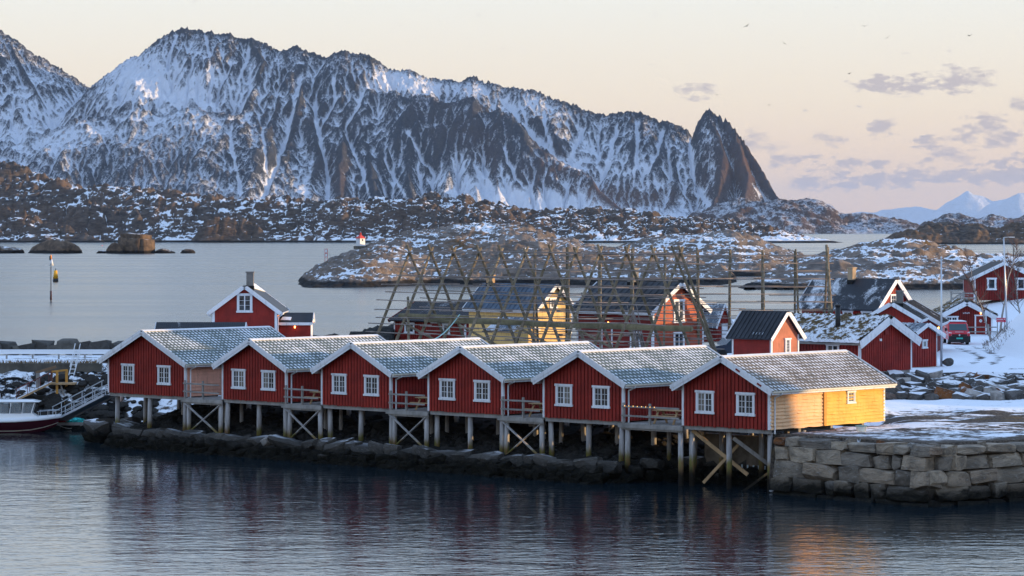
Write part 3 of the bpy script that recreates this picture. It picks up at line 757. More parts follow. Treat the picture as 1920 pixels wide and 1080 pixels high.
def build_ground():
    X, Y = np.meshgrid(np.concatenate([np.arange(-62, 46, .42), np.arange(46, 112, 1.2)]), np.concatenate([np.arange(146, 240, .42), np.arange(240, 352, .8)]))
    H = ground_z(X, Y)
    dx = X - O2.x; dy = Y - O2.y
    p = dx * RU.x + dy * RU.y; q = dx * RV.x + dy * RV.y
    inyard = (p > -.5) | ((X > 21) & (q > 4))
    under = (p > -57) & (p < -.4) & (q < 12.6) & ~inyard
    yard = inyard & (Y < 190)
    riprap = (X > 21) & (Y + .06 * (X - 28) > 189.5) & (Y + .06 * (X - 28) < 196.5) & (X < 44)
    lbank = (X < -26.5) & (Y > 205) & (Y < 216)
    n = fbm(X / 3.0, Y / 3.0, 4, 5)
    H = H + np.where(under, .28, np.where(yard, .05, np.where(lbank, .35, .10))) * n * np.where(H > -2.5, 1, 0)
    H = H + np.where(yard & (q > 4), .35 * np.clip(fbm(X / 5, Y / 2.2, 3, 8), 0, 1) * sstep(3, 7, q), 0)
    H = np.where(lbank, H + .5 * (ridged(X / 2.2, Y / 1.6, 3, 3) - .5), H)
    snow = np.full(X.shape, .66)
    tr = fbm(X / 14, (Y - .12 * X) / 1.6, 4, 15)
    snow = np.where(yard, .52 - .8 * np.exp(-((Y - .10 * (X - 28) - 168.5) / 4.2) ** 2) * (.35 + 1.9 * tr) + .25 * sstep(174, 182, Y) - .25 * (1 - sstep(.3, 2.5, np.minimum(q, (X - QC.x) * -QR.y + (Y - QC.y) * QR.x))), snow)
    snow = np.where((X > 21) & (Y > 197), .95 - .25 * np.abs(tr), snow)
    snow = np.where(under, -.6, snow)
    snow = np.where(lbank, .12 + .42 * sstep(.9, 2.2, H), snow)
    snow = np.where(riprap, .45, snow)
    snow = np.where((X > -18) & (X < -6) & (Y > 255), .12, snow)
    snow = np.where((X > 33) & (Y > 200), .85, snow)
    track = np.full(X.shape, 99.0)                              # wheel tracks on the snowy road
    for off in (-.75, .75):
        for pts in ([(20, 214), (26, 208), (32, 208), (35, 222), (36.05, 243)], [(23, 203), (31, 202.5), (40, 205), (60, 204)], [(22, 178), (30, 174), (46, 173)]):
            track = np.minimum(track, -tents(X + off, Y + off * .5, [(a, b, 0) for a, b in pts], 1.0))
    snow = snow - .42 * np.exp(-(track / .38) ** 2) * (.5 + 1.2 * np.clip(tr + .3, 0, 1))
    H = H - .07 * np.exp(-(track / .4) ** 2)
    rock = np.where(under | lbank | riprap, 1.0, 0.0)
    rock = np.where((X > -18) & (X < -6) & (Y > 255), 1.0, rock)
    H = np.where((X > -18) & (X < -6) & (Y > 255), H + 1.2 * (ridged(X / 5, Y / 8, 4, 44) - .4), H)
    link('ground', grid_mesh('ground', X, Y, H, mat_ground(), {'snow': snow, 'rock': rock}, cull=-1.9))
    tag(bpy.data.objects['ground'], 'snowy village spit and its rocky banks', kind='structure')
build_ground()
def gz(x, y): return float(ground_z(np.array([x]), np.array([y]))[0])

# ------------------------------------------------------------------ stones
def mat_stone(name, a, b, c, rusty=0.0, snow=.5, tide=True, pale=.12, spec=.2):
    t = NT(name)
    r = t.rand(); p = t.coord('Object')
    off = t.n('ShaderNodeVectorMath', operation='ADD'); t.L.new(p, off.inputs[0])
    cv = t.n('ShaderNodeCombineXYZ'); t.L.new(t.math('MULTIPLY', r, 90.0), cv.inputs[0]); t.L.new(cv.outputs[0], off.inputs[1])
    n1 = t.noise(1.3, 6, .62, off.outputs[0], .6); n2 = t.noise(7.0, 4, .65, off.outputs[0])
    base = t.ramp(r, [(0.0, a), (.35, b), (.7, c), (1.0, tuple(.7 * v for v in b))])
    if rusty: base = t.mix(t.rng(t.math('FRACT', t.math('MULTIPLY', r, 7.3)), 1 - rusty, 1 - rusty + .02), base, (.22, .085, .028))
    if pale: base = t.mix(t.rng(t.math('FRACT', t.math('MULTIPLY', r, 13.7)), 1 - pale, 1 - pale + .02), base, (.42, .39, .36))
    n3 = t.noise(24.0, 3, .7, off.outputs[0])
    col = t.mix(t.rng(n1, .38, .66, 0, .62), base, (.04, .036, .032))
    col = t.mix(t.rng(n3, .5, .75, 0, .5), col, (.05, .045, .04))
    col = t.mix(t.rng(n2, .55, .72, 0, .5), col, tuple(min(.36, 2.2 * v) for v in b))
    g = t.geo('Position'); z = t.xyz(g)[2]
    if tide:
        wz = t.math('ADD', z, t.math('MULTIPLY', t.math('SUBTRACT', n1, .5), 1.6))
        col = t.mix(t.rng(wz, .35, 1.25), t.mix(t.rng(n2, .45, .7), (.006, .006, .005), (.022, .019, .013)), col)
    nz = t.xyz(t.geo('Normal'))[2]
    col = t.mix(t.math('MULTIPLY', t.rng(t.math('ADD', nz, t.math('MULTIPLY', t.math('SUBTRACT', n1, .5), .5)), 1.12 - snow * .4, 1.2 - snow * .4), t.rng(z, 1.0, 1.5)), col, SNOW)
    return t.done(col, .85, t.bump(t.math('ADD', n1, t.math('ADD', t.math('MULTIPLY', n2, .3), t.math('MULTIPLY', n3, .08))), 1.0, .2), spec)
M_QUAY = mat_stone('quay_stone', (.34, .265, .195), (.50, .41, .31), (.19, .165, .14), 0.05, .10)
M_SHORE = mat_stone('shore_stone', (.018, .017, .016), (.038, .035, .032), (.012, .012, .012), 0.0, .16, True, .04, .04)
M_TOPROW = mat_stone('shore_top_stone', (.075, .07, .065), (.11, .10, .09), (.05, .047, .044), 0.0, .45, True, .04)
M_RIP = mat_stone('riprap_stone', (.22, .205, .19), (.13, .12, .115), (.07, .067, .064), 0.10, .62, False)
M_BOULDER = mat_stone('boulder_stone', (.12, .11, .10), (.085, .08, .075), (.15, .135, .115), 0.0, .12, False, 0)
def block_mesh(name, mat, seed, rnd=.30):
    """A rough quarried block: a jittered cube with corners and faces split off along random planes."""
    bm = bmesh.new(); bmesh.ops.create_cube(bm, size=1.06)
    r = np.random.RandomState(seed)
    for v in bm.verts: v.co += Vector(r.uniform(-.06, .06, 3) * (1 + rnd))
    for i in range(int(5 + rnd * 12)):
        n = Vector((r.uniform(-1, 1), r.uniform(-1.2, .5), r.uniform(-1, 1))).normalized()
        pd = r.uniform(.36, .49) * (abs(n.x) + abs(n.y) + abs(n.z)) ** (.95 - .35 * rnd)
        res = bmesh.ops.bisect_plane(bm, geom=bm.verts[:] + bm.edges[:] + bm.faces[:], plane_co=n * pd, plane_no=n, clear_outer=True)
        ed = [e for e in res['geom_cut'] if isinstance(e, bmesh.types.BMEdge)]
        if len(ed) >= 3: bmesh.ops.contextual_create(bm, geom=ed)
    bmesh.ops.bevel(bm, geom=bm.edges[:], offset=.024, segments=1, affect='EDGES', clamp_overlap=True)
    bmesh.ops.recalc_face_normals(bm, faces=bm.faces)
    me = bpy.data.meshes.new(name); bm.to_mesh(me); bm.free(); me.materials.append(mat)
    return me
def stone(parent, me, loc, size, rot, name='stone'):
    o = bpy.data.objects.new(name, me); COL.objects.link(o); o.parent = parent
    o.location = loc; o.scale = size; o.rotation_euler = rot
    return o
def build_quay():
    R = random.Random(5)
    blocks = [block_mesh('stone', M_QUAY, 100 + i, .08) for i in range(14)]
    t = empty('quay_wall', tuple(QC)); base = QC
    tag(t, 'dry stone quay wall of big rough blocks below the snowy yard', 'wall')
    core = MB()
    LN = Vector((-(QC - O2).normalized().y, (QC - O2).normalized().x, 0)); a = O2 + LN * .6; b = QC + RV * .75 * .9 + Vector((0, .2, 0)) + QR * .2; 
    nR = Vector((-QR.y, QR.x, 0))
    c = QC + QR * 19 + nR * .6
    cor = QC + nR * .6 + LN * .6
    def rel(v, z): return (v.x - base.x, v.y - base.y, z)
    poly = [a, cor, c, c + nR * 1.2, cor + nR * 1.2 + LN * 1.2, a + LN * 1.2]
    n = len(poly)
    core.add([rel(v, -1.4) for v in poly] + [rel(v, 2.86) for v in poly], [tuple(range(n))[::-1], tuple(range(n, 2 * n))] + [(i, (i + 1) % n, n + (i + 1) % n, n + i) for i in range(n)])
    core.build('core', simple('wall_core', (.02, .019, .018), .95), t)
    L1 = (QC - O2).length
    LD = (QC - O2).normalized()
    for origin, d, L, yaw in ((O2, LD, L1, math.atan2(LD.y, LD.x)), (QC, QR, 18.5, math.atan2(QR.y, QR.x))):
        inn = Vector((-d.y, d.x, 0))
        z = -.55; ci = 0
        while z < 2.95:
            h = [.74, .74, .78, .74, .52, .46][min(ci, 5)]
            x = R.uniform(-.05, .1) if origin is O2 else (.75 if ci % 2 else .1)
            end = L + (0 if origin is O2 else 0)
            while x < end - .12:
                w = R.choice([.9, 1.2, 1.4, 1.6, 1.9, 2.2]) * R.uniform(.9, 1.1) * (1.0 if ci < 5 else .9)
                if origin is O2 and end - x - w < .6: w = max(.3, end - x + (.25 if ci % 2 == 0 else 0))
                hh = h * R.uniform(.88, 1.10)
                cpos = origin + d * (x + w / 2) + inn * (.42 + R.uniform(-.07, .07)) - inn * .1 * max(0, (1.5 - z) / 2)
                stone(t, R.choice(blocks), rel(cpos, z + h / 2 + R.uniform(-.03, .03)), (w * .93, R.uniform(.95, 1.3), hh * .94), (R.uniform(-.05, .05), R.uniform(-.05, .05) + (math.pi if R.random() < .5 else 0), yaw + R.uniform(-.07, .07)))
                if hh < h * .93 and R.random() < .5:
                    stone(t, R.choice(blocks), rel(cpos + d * w / 2, z + h * .9), (.35, .6, .3), (R.uniform(-.3, .3), R.uniform(-.3, .3), yaw))
                x += w
            z += h; ci += 1
def simple(name, col, rough=.6, noise=0.0, nscale=3.0, metal=0.0, spec=.3):
    if name in bpy.data.materials: return bpy.data.materials[name]
    t = NT(name)
    if noise:
        n = t.noise(nscale, 5, .6, t.coord('Object')); c = t.mix(t.rng(n, .3, .7), tuple(v * (1 - noise) for v in col), tuple(min(1, v * (1 + noise)) for v in col))
        return t.done(c, rough, t.bump(n, .2, .02), spec, metal)
    return t.done(col, rough, None, spec, metal)
build_quay()
def build_shore():
    R = random.Random(9)
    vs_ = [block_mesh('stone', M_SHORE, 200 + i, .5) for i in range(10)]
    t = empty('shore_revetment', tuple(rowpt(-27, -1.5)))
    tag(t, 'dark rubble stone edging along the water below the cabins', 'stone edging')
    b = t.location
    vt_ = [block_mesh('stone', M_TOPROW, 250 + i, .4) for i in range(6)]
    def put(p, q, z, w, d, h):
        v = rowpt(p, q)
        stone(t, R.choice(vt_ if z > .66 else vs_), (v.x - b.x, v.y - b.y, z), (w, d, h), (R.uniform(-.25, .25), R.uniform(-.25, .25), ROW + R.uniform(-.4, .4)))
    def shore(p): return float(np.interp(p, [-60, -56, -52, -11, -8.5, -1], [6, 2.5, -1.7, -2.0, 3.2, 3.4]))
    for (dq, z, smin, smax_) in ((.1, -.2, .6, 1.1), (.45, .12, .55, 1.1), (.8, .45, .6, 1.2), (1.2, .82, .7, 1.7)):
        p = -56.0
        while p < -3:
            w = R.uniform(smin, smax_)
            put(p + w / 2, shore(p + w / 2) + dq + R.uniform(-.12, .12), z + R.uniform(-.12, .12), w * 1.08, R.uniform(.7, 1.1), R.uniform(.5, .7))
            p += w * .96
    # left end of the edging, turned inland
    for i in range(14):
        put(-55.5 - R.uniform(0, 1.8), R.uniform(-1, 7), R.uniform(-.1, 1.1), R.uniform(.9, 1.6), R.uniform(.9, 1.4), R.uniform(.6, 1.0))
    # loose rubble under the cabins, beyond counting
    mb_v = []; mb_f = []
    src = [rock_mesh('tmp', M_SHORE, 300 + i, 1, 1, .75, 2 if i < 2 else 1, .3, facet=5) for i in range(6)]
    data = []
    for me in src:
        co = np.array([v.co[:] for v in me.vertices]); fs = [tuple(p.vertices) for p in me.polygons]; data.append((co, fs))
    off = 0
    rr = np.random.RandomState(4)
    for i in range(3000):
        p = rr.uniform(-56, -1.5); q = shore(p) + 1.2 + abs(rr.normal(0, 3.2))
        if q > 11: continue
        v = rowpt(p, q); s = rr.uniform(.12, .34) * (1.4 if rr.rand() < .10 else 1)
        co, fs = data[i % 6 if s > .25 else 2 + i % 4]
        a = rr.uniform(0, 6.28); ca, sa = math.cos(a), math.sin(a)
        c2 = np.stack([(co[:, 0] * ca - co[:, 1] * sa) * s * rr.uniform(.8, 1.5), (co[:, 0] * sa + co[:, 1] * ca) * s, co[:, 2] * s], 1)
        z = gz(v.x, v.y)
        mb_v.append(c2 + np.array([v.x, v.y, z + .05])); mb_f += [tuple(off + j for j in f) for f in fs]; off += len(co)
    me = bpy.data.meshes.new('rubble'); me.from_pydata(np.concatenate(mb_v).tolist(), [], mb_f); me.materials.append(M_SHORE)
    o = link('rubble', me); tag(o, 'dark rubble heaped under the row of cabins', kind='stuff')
    for me in src: bpy.data.meshes.remove(me)
    # concrete footing under the last cabin
    c = MB().box(-7.6, -.6, 0, .5, -1.5, 0)
    w = empty('concrete_footing', tuple(rowpt(-.2, 4.1, 0)), ROW); tag(w, 'stained concrete footing wall under the nearest cabin', 'wall')
    MB().box(-7.8, -.5, 0, .6, -1.2, 2.55).build('wall', simple('wet_concrete', (.16, .13, .10), .8, .5, .8), w)
    for i in range(9):
        x = -5.6 + i * .42 + R.uniform(-.1, .1); l = R.uniform(.3, .9)
        MB().tube((x, -.06, 1.0), (x + R.uniform(-.03, .03), -.05, 1.0 - l), .055, .012, 6).build('icicle', simple('ice', (.6, .72, .82), .2), w)
build_shore()
def build_riprap():
    R = random.Random(21)
    vs_ = [block_mesh('stone', M_RIP, 400 + i, .55) for i in range(12)]
    t = empty('riprap_slope', (30, 192, 3)); tag(t, 'slope of grey and rusty boulders below the snowy road', 'rock slope')
    b = t.location
    for row in range(7):
        x = 22.6
        while x < 36:
            w = R.uniform(.55, 1.25); f = row / 6
            y = 190.4 + f * 5.2 - .06 * (x - 28) + R.uniform(-.3, .3); z = 3.15 + f * 1.15 + R.uniform(-.1, .15)
            if row == 6: y = 195.9 - .06 * (x - 28) + R.uniform(-.1, .1); z = 4.24; w = R.uniform(1.0, 1.7)
            stone(t, R.choice(vs_), (x + w / 2 - b.x, y - b.y, z - b.z), (w * 1.05, R.uniform(.8, 1.3), R.uniform(.5, .85) if row < 6 else .55), (R.uniform(-.4, .4) * (row < 6), R.uniform(-.4, .4) * (row < 6), R.uniform(0, 3.1) if row < 6 else R.uniform(-.1, .1)))
            x += w * (.88 if row < 6 else .95)
build_riprap()
# ------------------------------------------------------------------ building materials
def mat_paint(name, col, wear=.25, rough=.62, bright=None):
    t = NT(name)
    r = t.rand(); p = t.coord('Object')
    n1 = t.noise(.9, 5, .6, p); n2 = t.noise(1.0, 4, .6, t.coord('Object', (6, 6, 1.2)))
    c = t.mix(t.rng(n1, .3, .7), tuple(v * (1 - wear) for v in col), tuple(min(1, v * (1 + wear)) for v in col))
    c = t.mix(t.rng(n2, .50, .72, 0, .55), c, tuple(v * .5 for v in col))
    c = t.mix(t.rng(t.noise(1.0, 3, .6, t.coord('Object', (1.1, 1.1, 7.0))), .56, .74, 0, .35), c, tuple(min(1, v * 1.25 + .03) for v in col))
    c = t.mix(t.rng(r, 0, 1, .0, .22, False), c, tuple(v * .45 for v in col))
    return t.done(c, rough, t.bump(n2, .15, .01), .25)
M_RED = mat_paint('red_paint', (.27, .021, .014))
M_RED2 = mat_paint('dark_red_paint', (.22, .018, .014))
M_RED_SUN = mat_paint('sun_tinted_red', (.42, .085, .04))  # gable red with the orange sunlight mixed into its colour
M_GROOVE = simple('red_groove', (.09, .008, .006), .85)  # recess red darkened to paint the shadow lines between boards
M_SALMON = mat_paint('sun_tinted_salmon', (.72, .36, .25), .16)  # weak sun on right-facing walls put into the base colour
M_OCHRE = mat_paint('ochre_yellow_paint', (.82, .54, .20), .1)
M_BOARD_SUN = mat_paint('sun_tinted_boards', (.84, .50, .11), .14); M_BOARD_SHADE = mat_paint('shade_tinted_boards', (.82, .50, .27), .14); M_ORSTRIP = mat_paint('orange_strip', (.66, .30, .05), .14)  # one boarding in two tints: yellow for sun, pinker for shade
M_WHITE = mat_paint('white_paint', (.78, .79, .82), .05, .5)
M_CREAM = mat_paint('cream_gutter', (.80, .75, .62), .05, .45)
M_GREYW = mat_paint('weathered_wood', (.30, .28, .26), .3, .85)
M_NEWW = mat_paint('bare_timber', (.46, .30, .16), .2, .8)
M_BLACKROOF = mat_paint('black_roofing', (.022, .024, .03), .35, .5)
M_BLUEROOF = mat_paint('blue_slate_roofing', (.06, .085, .12), .35, .45)
M_BROWNROOF = mat_paint('brown_roofing', (.06, .052, .05), .3, .7)
M_GREYROOF = mat_paint('grey_metal_roofing', (.12, .14, .16), .25, .4)
M_BRICK = mat_paint('chimney_render', (.20, .19, .18), .3, .9)
M_CHIMY = mat_paint('pale_chimney_render', (.40, .30, .20), .2, .9)
M_DARK = simple('dark_gap', (.012, .012, .013), .9)
def mat_pile():
    t = NT('grey_pile_wood')
    n = t.noise(1.0, 5, .65, t.coord('Object', (5, 5, .8))); z = t.xyz(t.geo('Position'))[2]
    c = t.mix(t.rng(n, .3, .7), (.26, .24, .23), (.46, .44, .43))
    g = t.mix(t.rng(n, .4, .6), (.16, .15, .04), (.22, .13, .06))
    zz = t.math('ADD', z, t.math('MULTIPLY', t.math('SUBTRACT', n, .5), .7))
    c = t.mix(t.rng(zz, 1.25, 1.75), g, c)
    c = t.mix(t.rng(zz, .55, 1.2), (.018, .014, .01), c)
    return t.done(c, .85, t.bump(n, .5, .02), .2)
M_PILE = mat_pile()
def mat_glass():
    t = NT('window_glass')
    n = t.noise(1.1, 2, .5, t.coord('Object')); r = t.rand()
    c = t.mix(t.rng(n, .4, .6), (.012, .016, .022), (.06, .07, .08))
    c = t.mix(t.rng(r, .7, .75, 0, .6), c, (.22, .2, .17))
    return t.done(c, .06, t.bump(n, .05, .05), .3)
M_GLASS = mat_glass()
def mat_tiles(name, base, snow_amt):
    t = NT(name)
    uv = t.coord('UV'); x, y, _ = t.xyz(uv)
    fu = t.math('FRACT', x); fv = t.math('FRACT', y)
    n1 = t.noise(.55, 5, .6, t.coord('Object')); n2 = t.noise(1.0, 2, .5, t.coord('UV', (.93, .93, 1)))
    du = t.math('DIVIDE', t.math('SUBTRACT', fu, .5), .30); dv = t.math('DIVIDE', t.math('SUBTRACT', fv, .55), .50)
    m = t.math('SUBTRACT', 1.0, t.math('ADD', t.math('MULTIPLY', du, du), t.math('MULTIPLY', dv, dv)))
    m = t.math('ADD', m, t.math('ADD', t.math('MULTIPLY', t.math('SUBTRACT', n1, .5), 2.4), t.math('MULTIPLY', t.math('SUBTRACT', n2, .5), 1.3)))
    sn = t.rng(t.math('ADD', m, snow_amt), .25, .75)
    n3 = t.noise(3.0, 4, .6, t.coord('Object'))
    c = t.mix(t.rng(n3, .3, .7), tuple(v * .7 for v in base), tuple(v * 1.3 for v in base))
    c = t.mix(sn, c, SNOW)
    return t.done(c, .6, t.bump(t.math('ADD', sn, t.math('MULTIPLY', n3, .3)), .4, .03), .3)
M_TILE = mat_tiles('snow_flecked_tiles', (.12, .145, .135), .0)
M_TILEW = mat_tiles('snow_flecked_sun_warm_tiles', (.17, .145, .115), .0)  # tile base shifted brown to carry the grazing sun's warmth
def mat_snowroof(name, base, lo, hi, sc=(.35, .9, .9)):
    t = NT(name)
    n1 = t.noise(1.0, 4, .6, t.coord('Object', sc), .8); n2 = t.noise(1.0, 4, .7, t.coord('Object', (3, 9, 9)))
    g = t.noise(.25, 1, .5, t.coord('Object'))
    v = t.math('ADD', t.math('MULTIPLY', n1, .9), t.math('ADD', t.math('MULTIPLY', n2, .45), t.math('MULTIPLY', g, .4)))
    sn = t.rng(v, lo, hi, 0, .85)
    c = t.mix(t.rng(n2, .3, .7), tuple(x * .7 for x in base), tuple(x * 1.3 for x in base))
    return t.done(t.mix(sn, c, SNOW), .55, t.bump(n2, .3, .02), .35)
M_BLACKSNOW = mat_snowroof('black_roof_with_blown_snow', (.018, .020, .026), .86, 1.12)
M_BROWNSNOW = mat_snowroof('brown_roof_with_snow', (.06, .052, .05), 1.0, 1.2)
M_GREYSNOW = mat_snowroof('metal_roof_with_snow', (.12, .14, .17), .82, 1.0)
def mat_turf():
    t = NT('snowy_turf')
    n1 = t.noise(1.0, 5, .65, t.coord('Object', (1.3, 1.0, 1.3)), .6); n2 = t.noise(6, 4, .6, t.coord('Object'))
    h = t.attr('tuft')
    v = t.math('ADD', t.math('MULTIPLY', n1, 1.0), t.math('ADD', t.math('MULTIPLY', n2, .5), t.math('MULTIPLY', h, -.5)))
    sn = t.rng(v, .66, .82)
    c = t.mix(t.rng(n2, .3, .7), (.07, .05, .028), (.19, .135, .07))
    return t.done(t.mix(sn, c, SNOW), .9, t.bump(t.math('ADD', n2, n1), .9, .12), .1)
M_TURF = mat_turf()
M_STRAW = simple('dry_grass', (.30, .22, .12), .9, .3)
M_ALU = simple('aluminium', (.55, .57, .6), .35, 0, 1, .9)
def mat_emit(name, col, st):
    t = NT(name); t.b.inputs['Emission Color'].default_value = (*col, 1); t.b.inputs['Emission Strength'].default_value = st
    return t.done(col, .4)
M_LAMP = mat_emit('lit_lamp', (1.0, .42, .10), 8.0); M_FAIRY = mat_emit('fairy_light', (1.0, .5, .15), 2.5)

# ------------------------------------------------------------------ house kit (local frame: gable at y = 0 facing -y, ridge runs along +y)
class House:
    def __init__(s, name, label, cat, loc, rz, W, L, he, hr, oe=.42, og=.38, th=.13, group=None):
        s.r = empty(name, loc, rz); tag(s.r, label, cat, group)
        s.W, s.L, s.he, s.hr, s.oe, s.og, s.th = W, L, he, hr, oe, og, th
        s.k = (hr - he) / (W / 2)
    def top(s, x): return s.hr - s.k * abs(x)
    def pt(s, wall, a, o, z):
        if wall == 'front': return (a, -o, z)
        if wall == 'back': return (-a, s.L + o, z)
        if wall == 'right': return (s.W / 2 + o, a, z)
        return (-s.W / 2 - o, a, z)
    def wbox(s, mb, wall, a0, a1, o0, o1, z0, z1, z1b=None):
        """Box on a wall; z1b gives the second top height for a sloping end."""
        z1b = z1 if z1b is None else z1b
        v = [s.pt(wall, a, o, z) for o in (o0, o1) for (a, z) in ((a0, z0), (a1, z0), (a1, z1b), (a0, z1))]
        mb.add(v, [(0, 1, 2, 3), (7, 6, 5, 4), (0, 4, 5, 1), (1, 5, 6, 2), (2, 6, 7, 3), (3, 7, 4, 0)])
    def body(s, mat, z0=0.0):
        W = s.W / 2
        MB().prism([(-W, z0), (W, z0), (W, s.he), (0, s.hr), (-W, s.he)], 0, s.L).build('wall', mat, s.r)
    def span(s, wall):
        return (-s.W / 2, s.W / 2) if wall in ('front', 'back') else (0.0, s.L)
    def wtop(s, wall, a): return s.top(a) - .02 if wall in ('front', 'back') else s.he - .02
    def clad_v(s, wall, mat, step=.25, gap=.07, out=.042, z0=0.0, a0=None, a1=None, ragged=0):
        lo, hi = s.span(wall); lo = lo if a0 is None else a0; hi = hi if a1 is None else a1
        n = max(1, round((hi - lo) / step)); st = (hi - lo) / n; mb = MB(); R = random.Random(hash(s.r.name) % 999)
        for i in range(n):
            x0 = lo + i * st + gap / 2; x1 = lo + (i + 1) * st - gap / 2; zb = z0 - R.uniform(0, ragged); o = out + R.uniform(-.006, .006)
            if wall in ('front', 'back') and x0 < 0 < x1:
                s.wbox(mb, wall, x0, 0, -.004, o, zb, s.wtop(wall, x0), s.wtop(wall, 0)); s.wbox(mb, wall, 0, x1, -.004, o, zb, s.wtop(wall, 0), s.wtop(wall, x1))
            else: s.wbox(mb, wall, x0, x1, -.004, o, zb, s.wtop(wall, x0), s.wtop(wall, x1))
        mb.build('board_cladding', mat, s.r, kind='stuff')
    def clad_h(s, wall, mat, step=.2, out=.035, z0=0.0, zmax=None, a0=None, a1=None, wob=0.0, name='lap_boards'):
        lo, hi = s.span(wall); lo = lo if a0 is None else a0; hi = hi if a1 is None else a1
        mb = MB(); z = z0; R = random.Random(3); zt = (s.hr if wall in ('front', 'back') else s.he) if zmax is None else zmax
        while z < zt - .04:
            z1 = min(z + step, zt - .01)
            if wall in ('front', 'back'):
                lim = min(s.W / 2, (s.hr - z1) / s.k) if z1 > s.he else s.W / 2
                x0, x1 = max(lo, -lim), min(hi, lim)
            else: x0, x1 = lo, hi
            if x1 - x0 > .05:
                nseg = 1 if wob == 0 else 10
                pts = [x0 + (x1 - x0) * i / nseg for i in range(nseg + 1)]
                dz = [R.uniform(-wob, wob) for _ in pts]; do = [R.uniform(0, wob * .8) for _ in pts]
                for i in range(nseg):
                    v = []
                    for (a, d, e) in ((pts[i], dz[i], do[i]), (pts[i + 1], dz[i + 1], do[i + 1])):
                        v += [s.pt(wall, a, -.003, z - .01), s.pt(wall, a, out + e, z - .01 + d), s.pt(wall, a, .008, z1), s.pt(wall, a, -.003, z1)]
                    mb.add(v, [(0, 1, 2, 3), (7, 6, 5, 4), (0, 4, 5, 1), (1, 5, 6, 2), (2, 6, 7, 3), (3, 7, 4, 0)])
            z += step
        return mb.build(name, mat, s.r, kind='stuff')
    def corners(s, mat=None, w=.14, which=('fl', 'fr', 'bl', 'br'), z0=0.0):
        mat = mat or M_WHITE; W = s.W / 2
        for c in which:
            mb = MB(); sx = -1 if c[1] == 'l' else 1; y = 0 if c[0] == 'f' else s.L; sy = -1 if c[0] == 'f' else 1
            xa, xb = sorted((sx * (W + .055), sx * (W + .055 - w))); ya, yb = sorted((y + sy * .055, y + sy * .02))
            mb.box(xa, xb, ya, yb, z0 - .02, s.he - .01)
            xa, xb = sorted((sx * (W + .055), sx * (W + .02))); ya, yb = sorted((y + sy * .02, y - sy * (w - .06)))
            mb.box(xa, xb, ya, yb, z0 - .02, s.he - .03)
            mb.build('corner_board', mat, s.r)
    def slope_frame(s, side):
        """Origin at the ridge front, a runs back along the ridge, b runs down the slope, n is up from it."""
        ln = math.hypot(1, s.k); d = Vector((side / ln, 0, -s.k / ln)); n = Vector((side * s.k / ln, 0, 1 / ln))
        return d, n, (s.W / 2 + s.oe) * ln
    def P(s, side, a, b, h):
        d, n, _ = s.slope_frame(side)
        return Vector((0, -s.og + a, s.hr + .02)) + d * b + n * h
    def roof_plain(s, mat, under=None, ribs=0.0, rib_w=.04, name='roof_slope'):
        for side in (-1, 1):
            _, _, B = s.slope_frame(side); A = s.L + 2 * s.og
            mb = MB()
            v = [s.P(side, a, b, h) for h in (.0, s.th) for (a, b) in ((0, 0), (A, 0), (A, B), (0, B))]
            mb.add(v, [(3, 2, 1, 0), (4, 5, 6, 7), (0, 1, 5, 4), (1, 2, 6, 5), (2, 3, 7, 6), (3, 0, 4, 7)])
            o = mb.build(name, mat, s.r)
            if ribs:
                rb = MB(); a = ribs / 2
                while a < A:
                    v = [s.P(side, x, b, h) for h in (s.th - .002, s.th + .035) for (x, b) in ((a - rib_w / 2, .02), (a + rib_w / 2, .02), (a + rib_w / 2, B + .01), (a - rib_w / 2, B + .01))]
                    rb.add(v, [(3, 2, 1, 0), (4, 5, 6, 7), (0, 1, 5, 4), (1, 2, 6, 5), (2, 3, 7, 6), (3, 0, 4, 7)]); a += ribs
                rb.build('roof_battens', mat, o, kind='stuff')
        return s
    def roof_tiles(s, mat, tw=.30, trow=.34):
        for side in (-1, 1):
            _, _, B = s.slope_frame(side); A = s.L + 2 * s.og
            mb = MB()
            v = [s.P(side, a, b, h) for h in (.0, s.th * .6) for (a, b) in ((0, 0), (A, 0), (A, B), (0, B))]
            mb.add(v, [(3, 2, 1, 0), (4, 5, 6, 7), (0, 1, 5, 4), (1, 2, 6, 5), (2, 3, 7, 6), (3, 0, 4, 7)])
            base = mb.build('roof_deck', M_GREYW, s.r)
            nc = round(A / tw); nr = round(B / trow); tb = MB(); tb.uv = []
            prof = [(0.0, .035), (.18, .018), (.5, .0), (.82, .018)]
            for j in range(nr):
                b0 = B * j / nr; b1 = B * (j + 1) / nr + .02; start = len(tb.v)
                xs = [(i + f, hh) for i in range(nc) for f, hh in prof] + [(nc, .035)]
                vv = []
                for (bb, lift, vcoord) in ((b0, .012, j + .02), (b1, .028, j + .98), (b1, .0, j + .99)):
                    for (u, hh) in xs:
                        vv.append(s.P(side, u * A / nc, bb, s.th * .6 + .004 + hh + lift if lift else s.th * .6 + .004)); tb.uv.append((u, vcoord))
                m_ = len(xs); fs = []
                for i in range(m_ - 1):
                    fs.append((i, i + 1, m_ + i + 1, m_ + i)); fs.append((m_ + i, m_ + i + 1, 2 * m_ + i + 1, 2 * m_ + i))
                tb.add(vv, fs)
            tb.build('roof_tiles', mat, base, kind='stuff')
    def ridge_cap(s, mat, w=.16, h=.05):
        mb = MB()
        for side in (-1, 1):
            v = [s.P(side, a, b, hh) for hh in (s.th, s.th + h) for (a, b) in ((-.02, -.03), (s.L + 2 * s.og + .02, -.03), (s.L + 2 * s.og + .02, w), (-.02, w))]
            mb.add(v, [(3, 2, 1, 0), (4, 5, 6, 7), (0, 1, 5, 4), (1, 2, 6, 5), (2, 3, 7, 6), (3, 0, 4, 7)])
        mb.build('ridge_cap', mat, s.r)
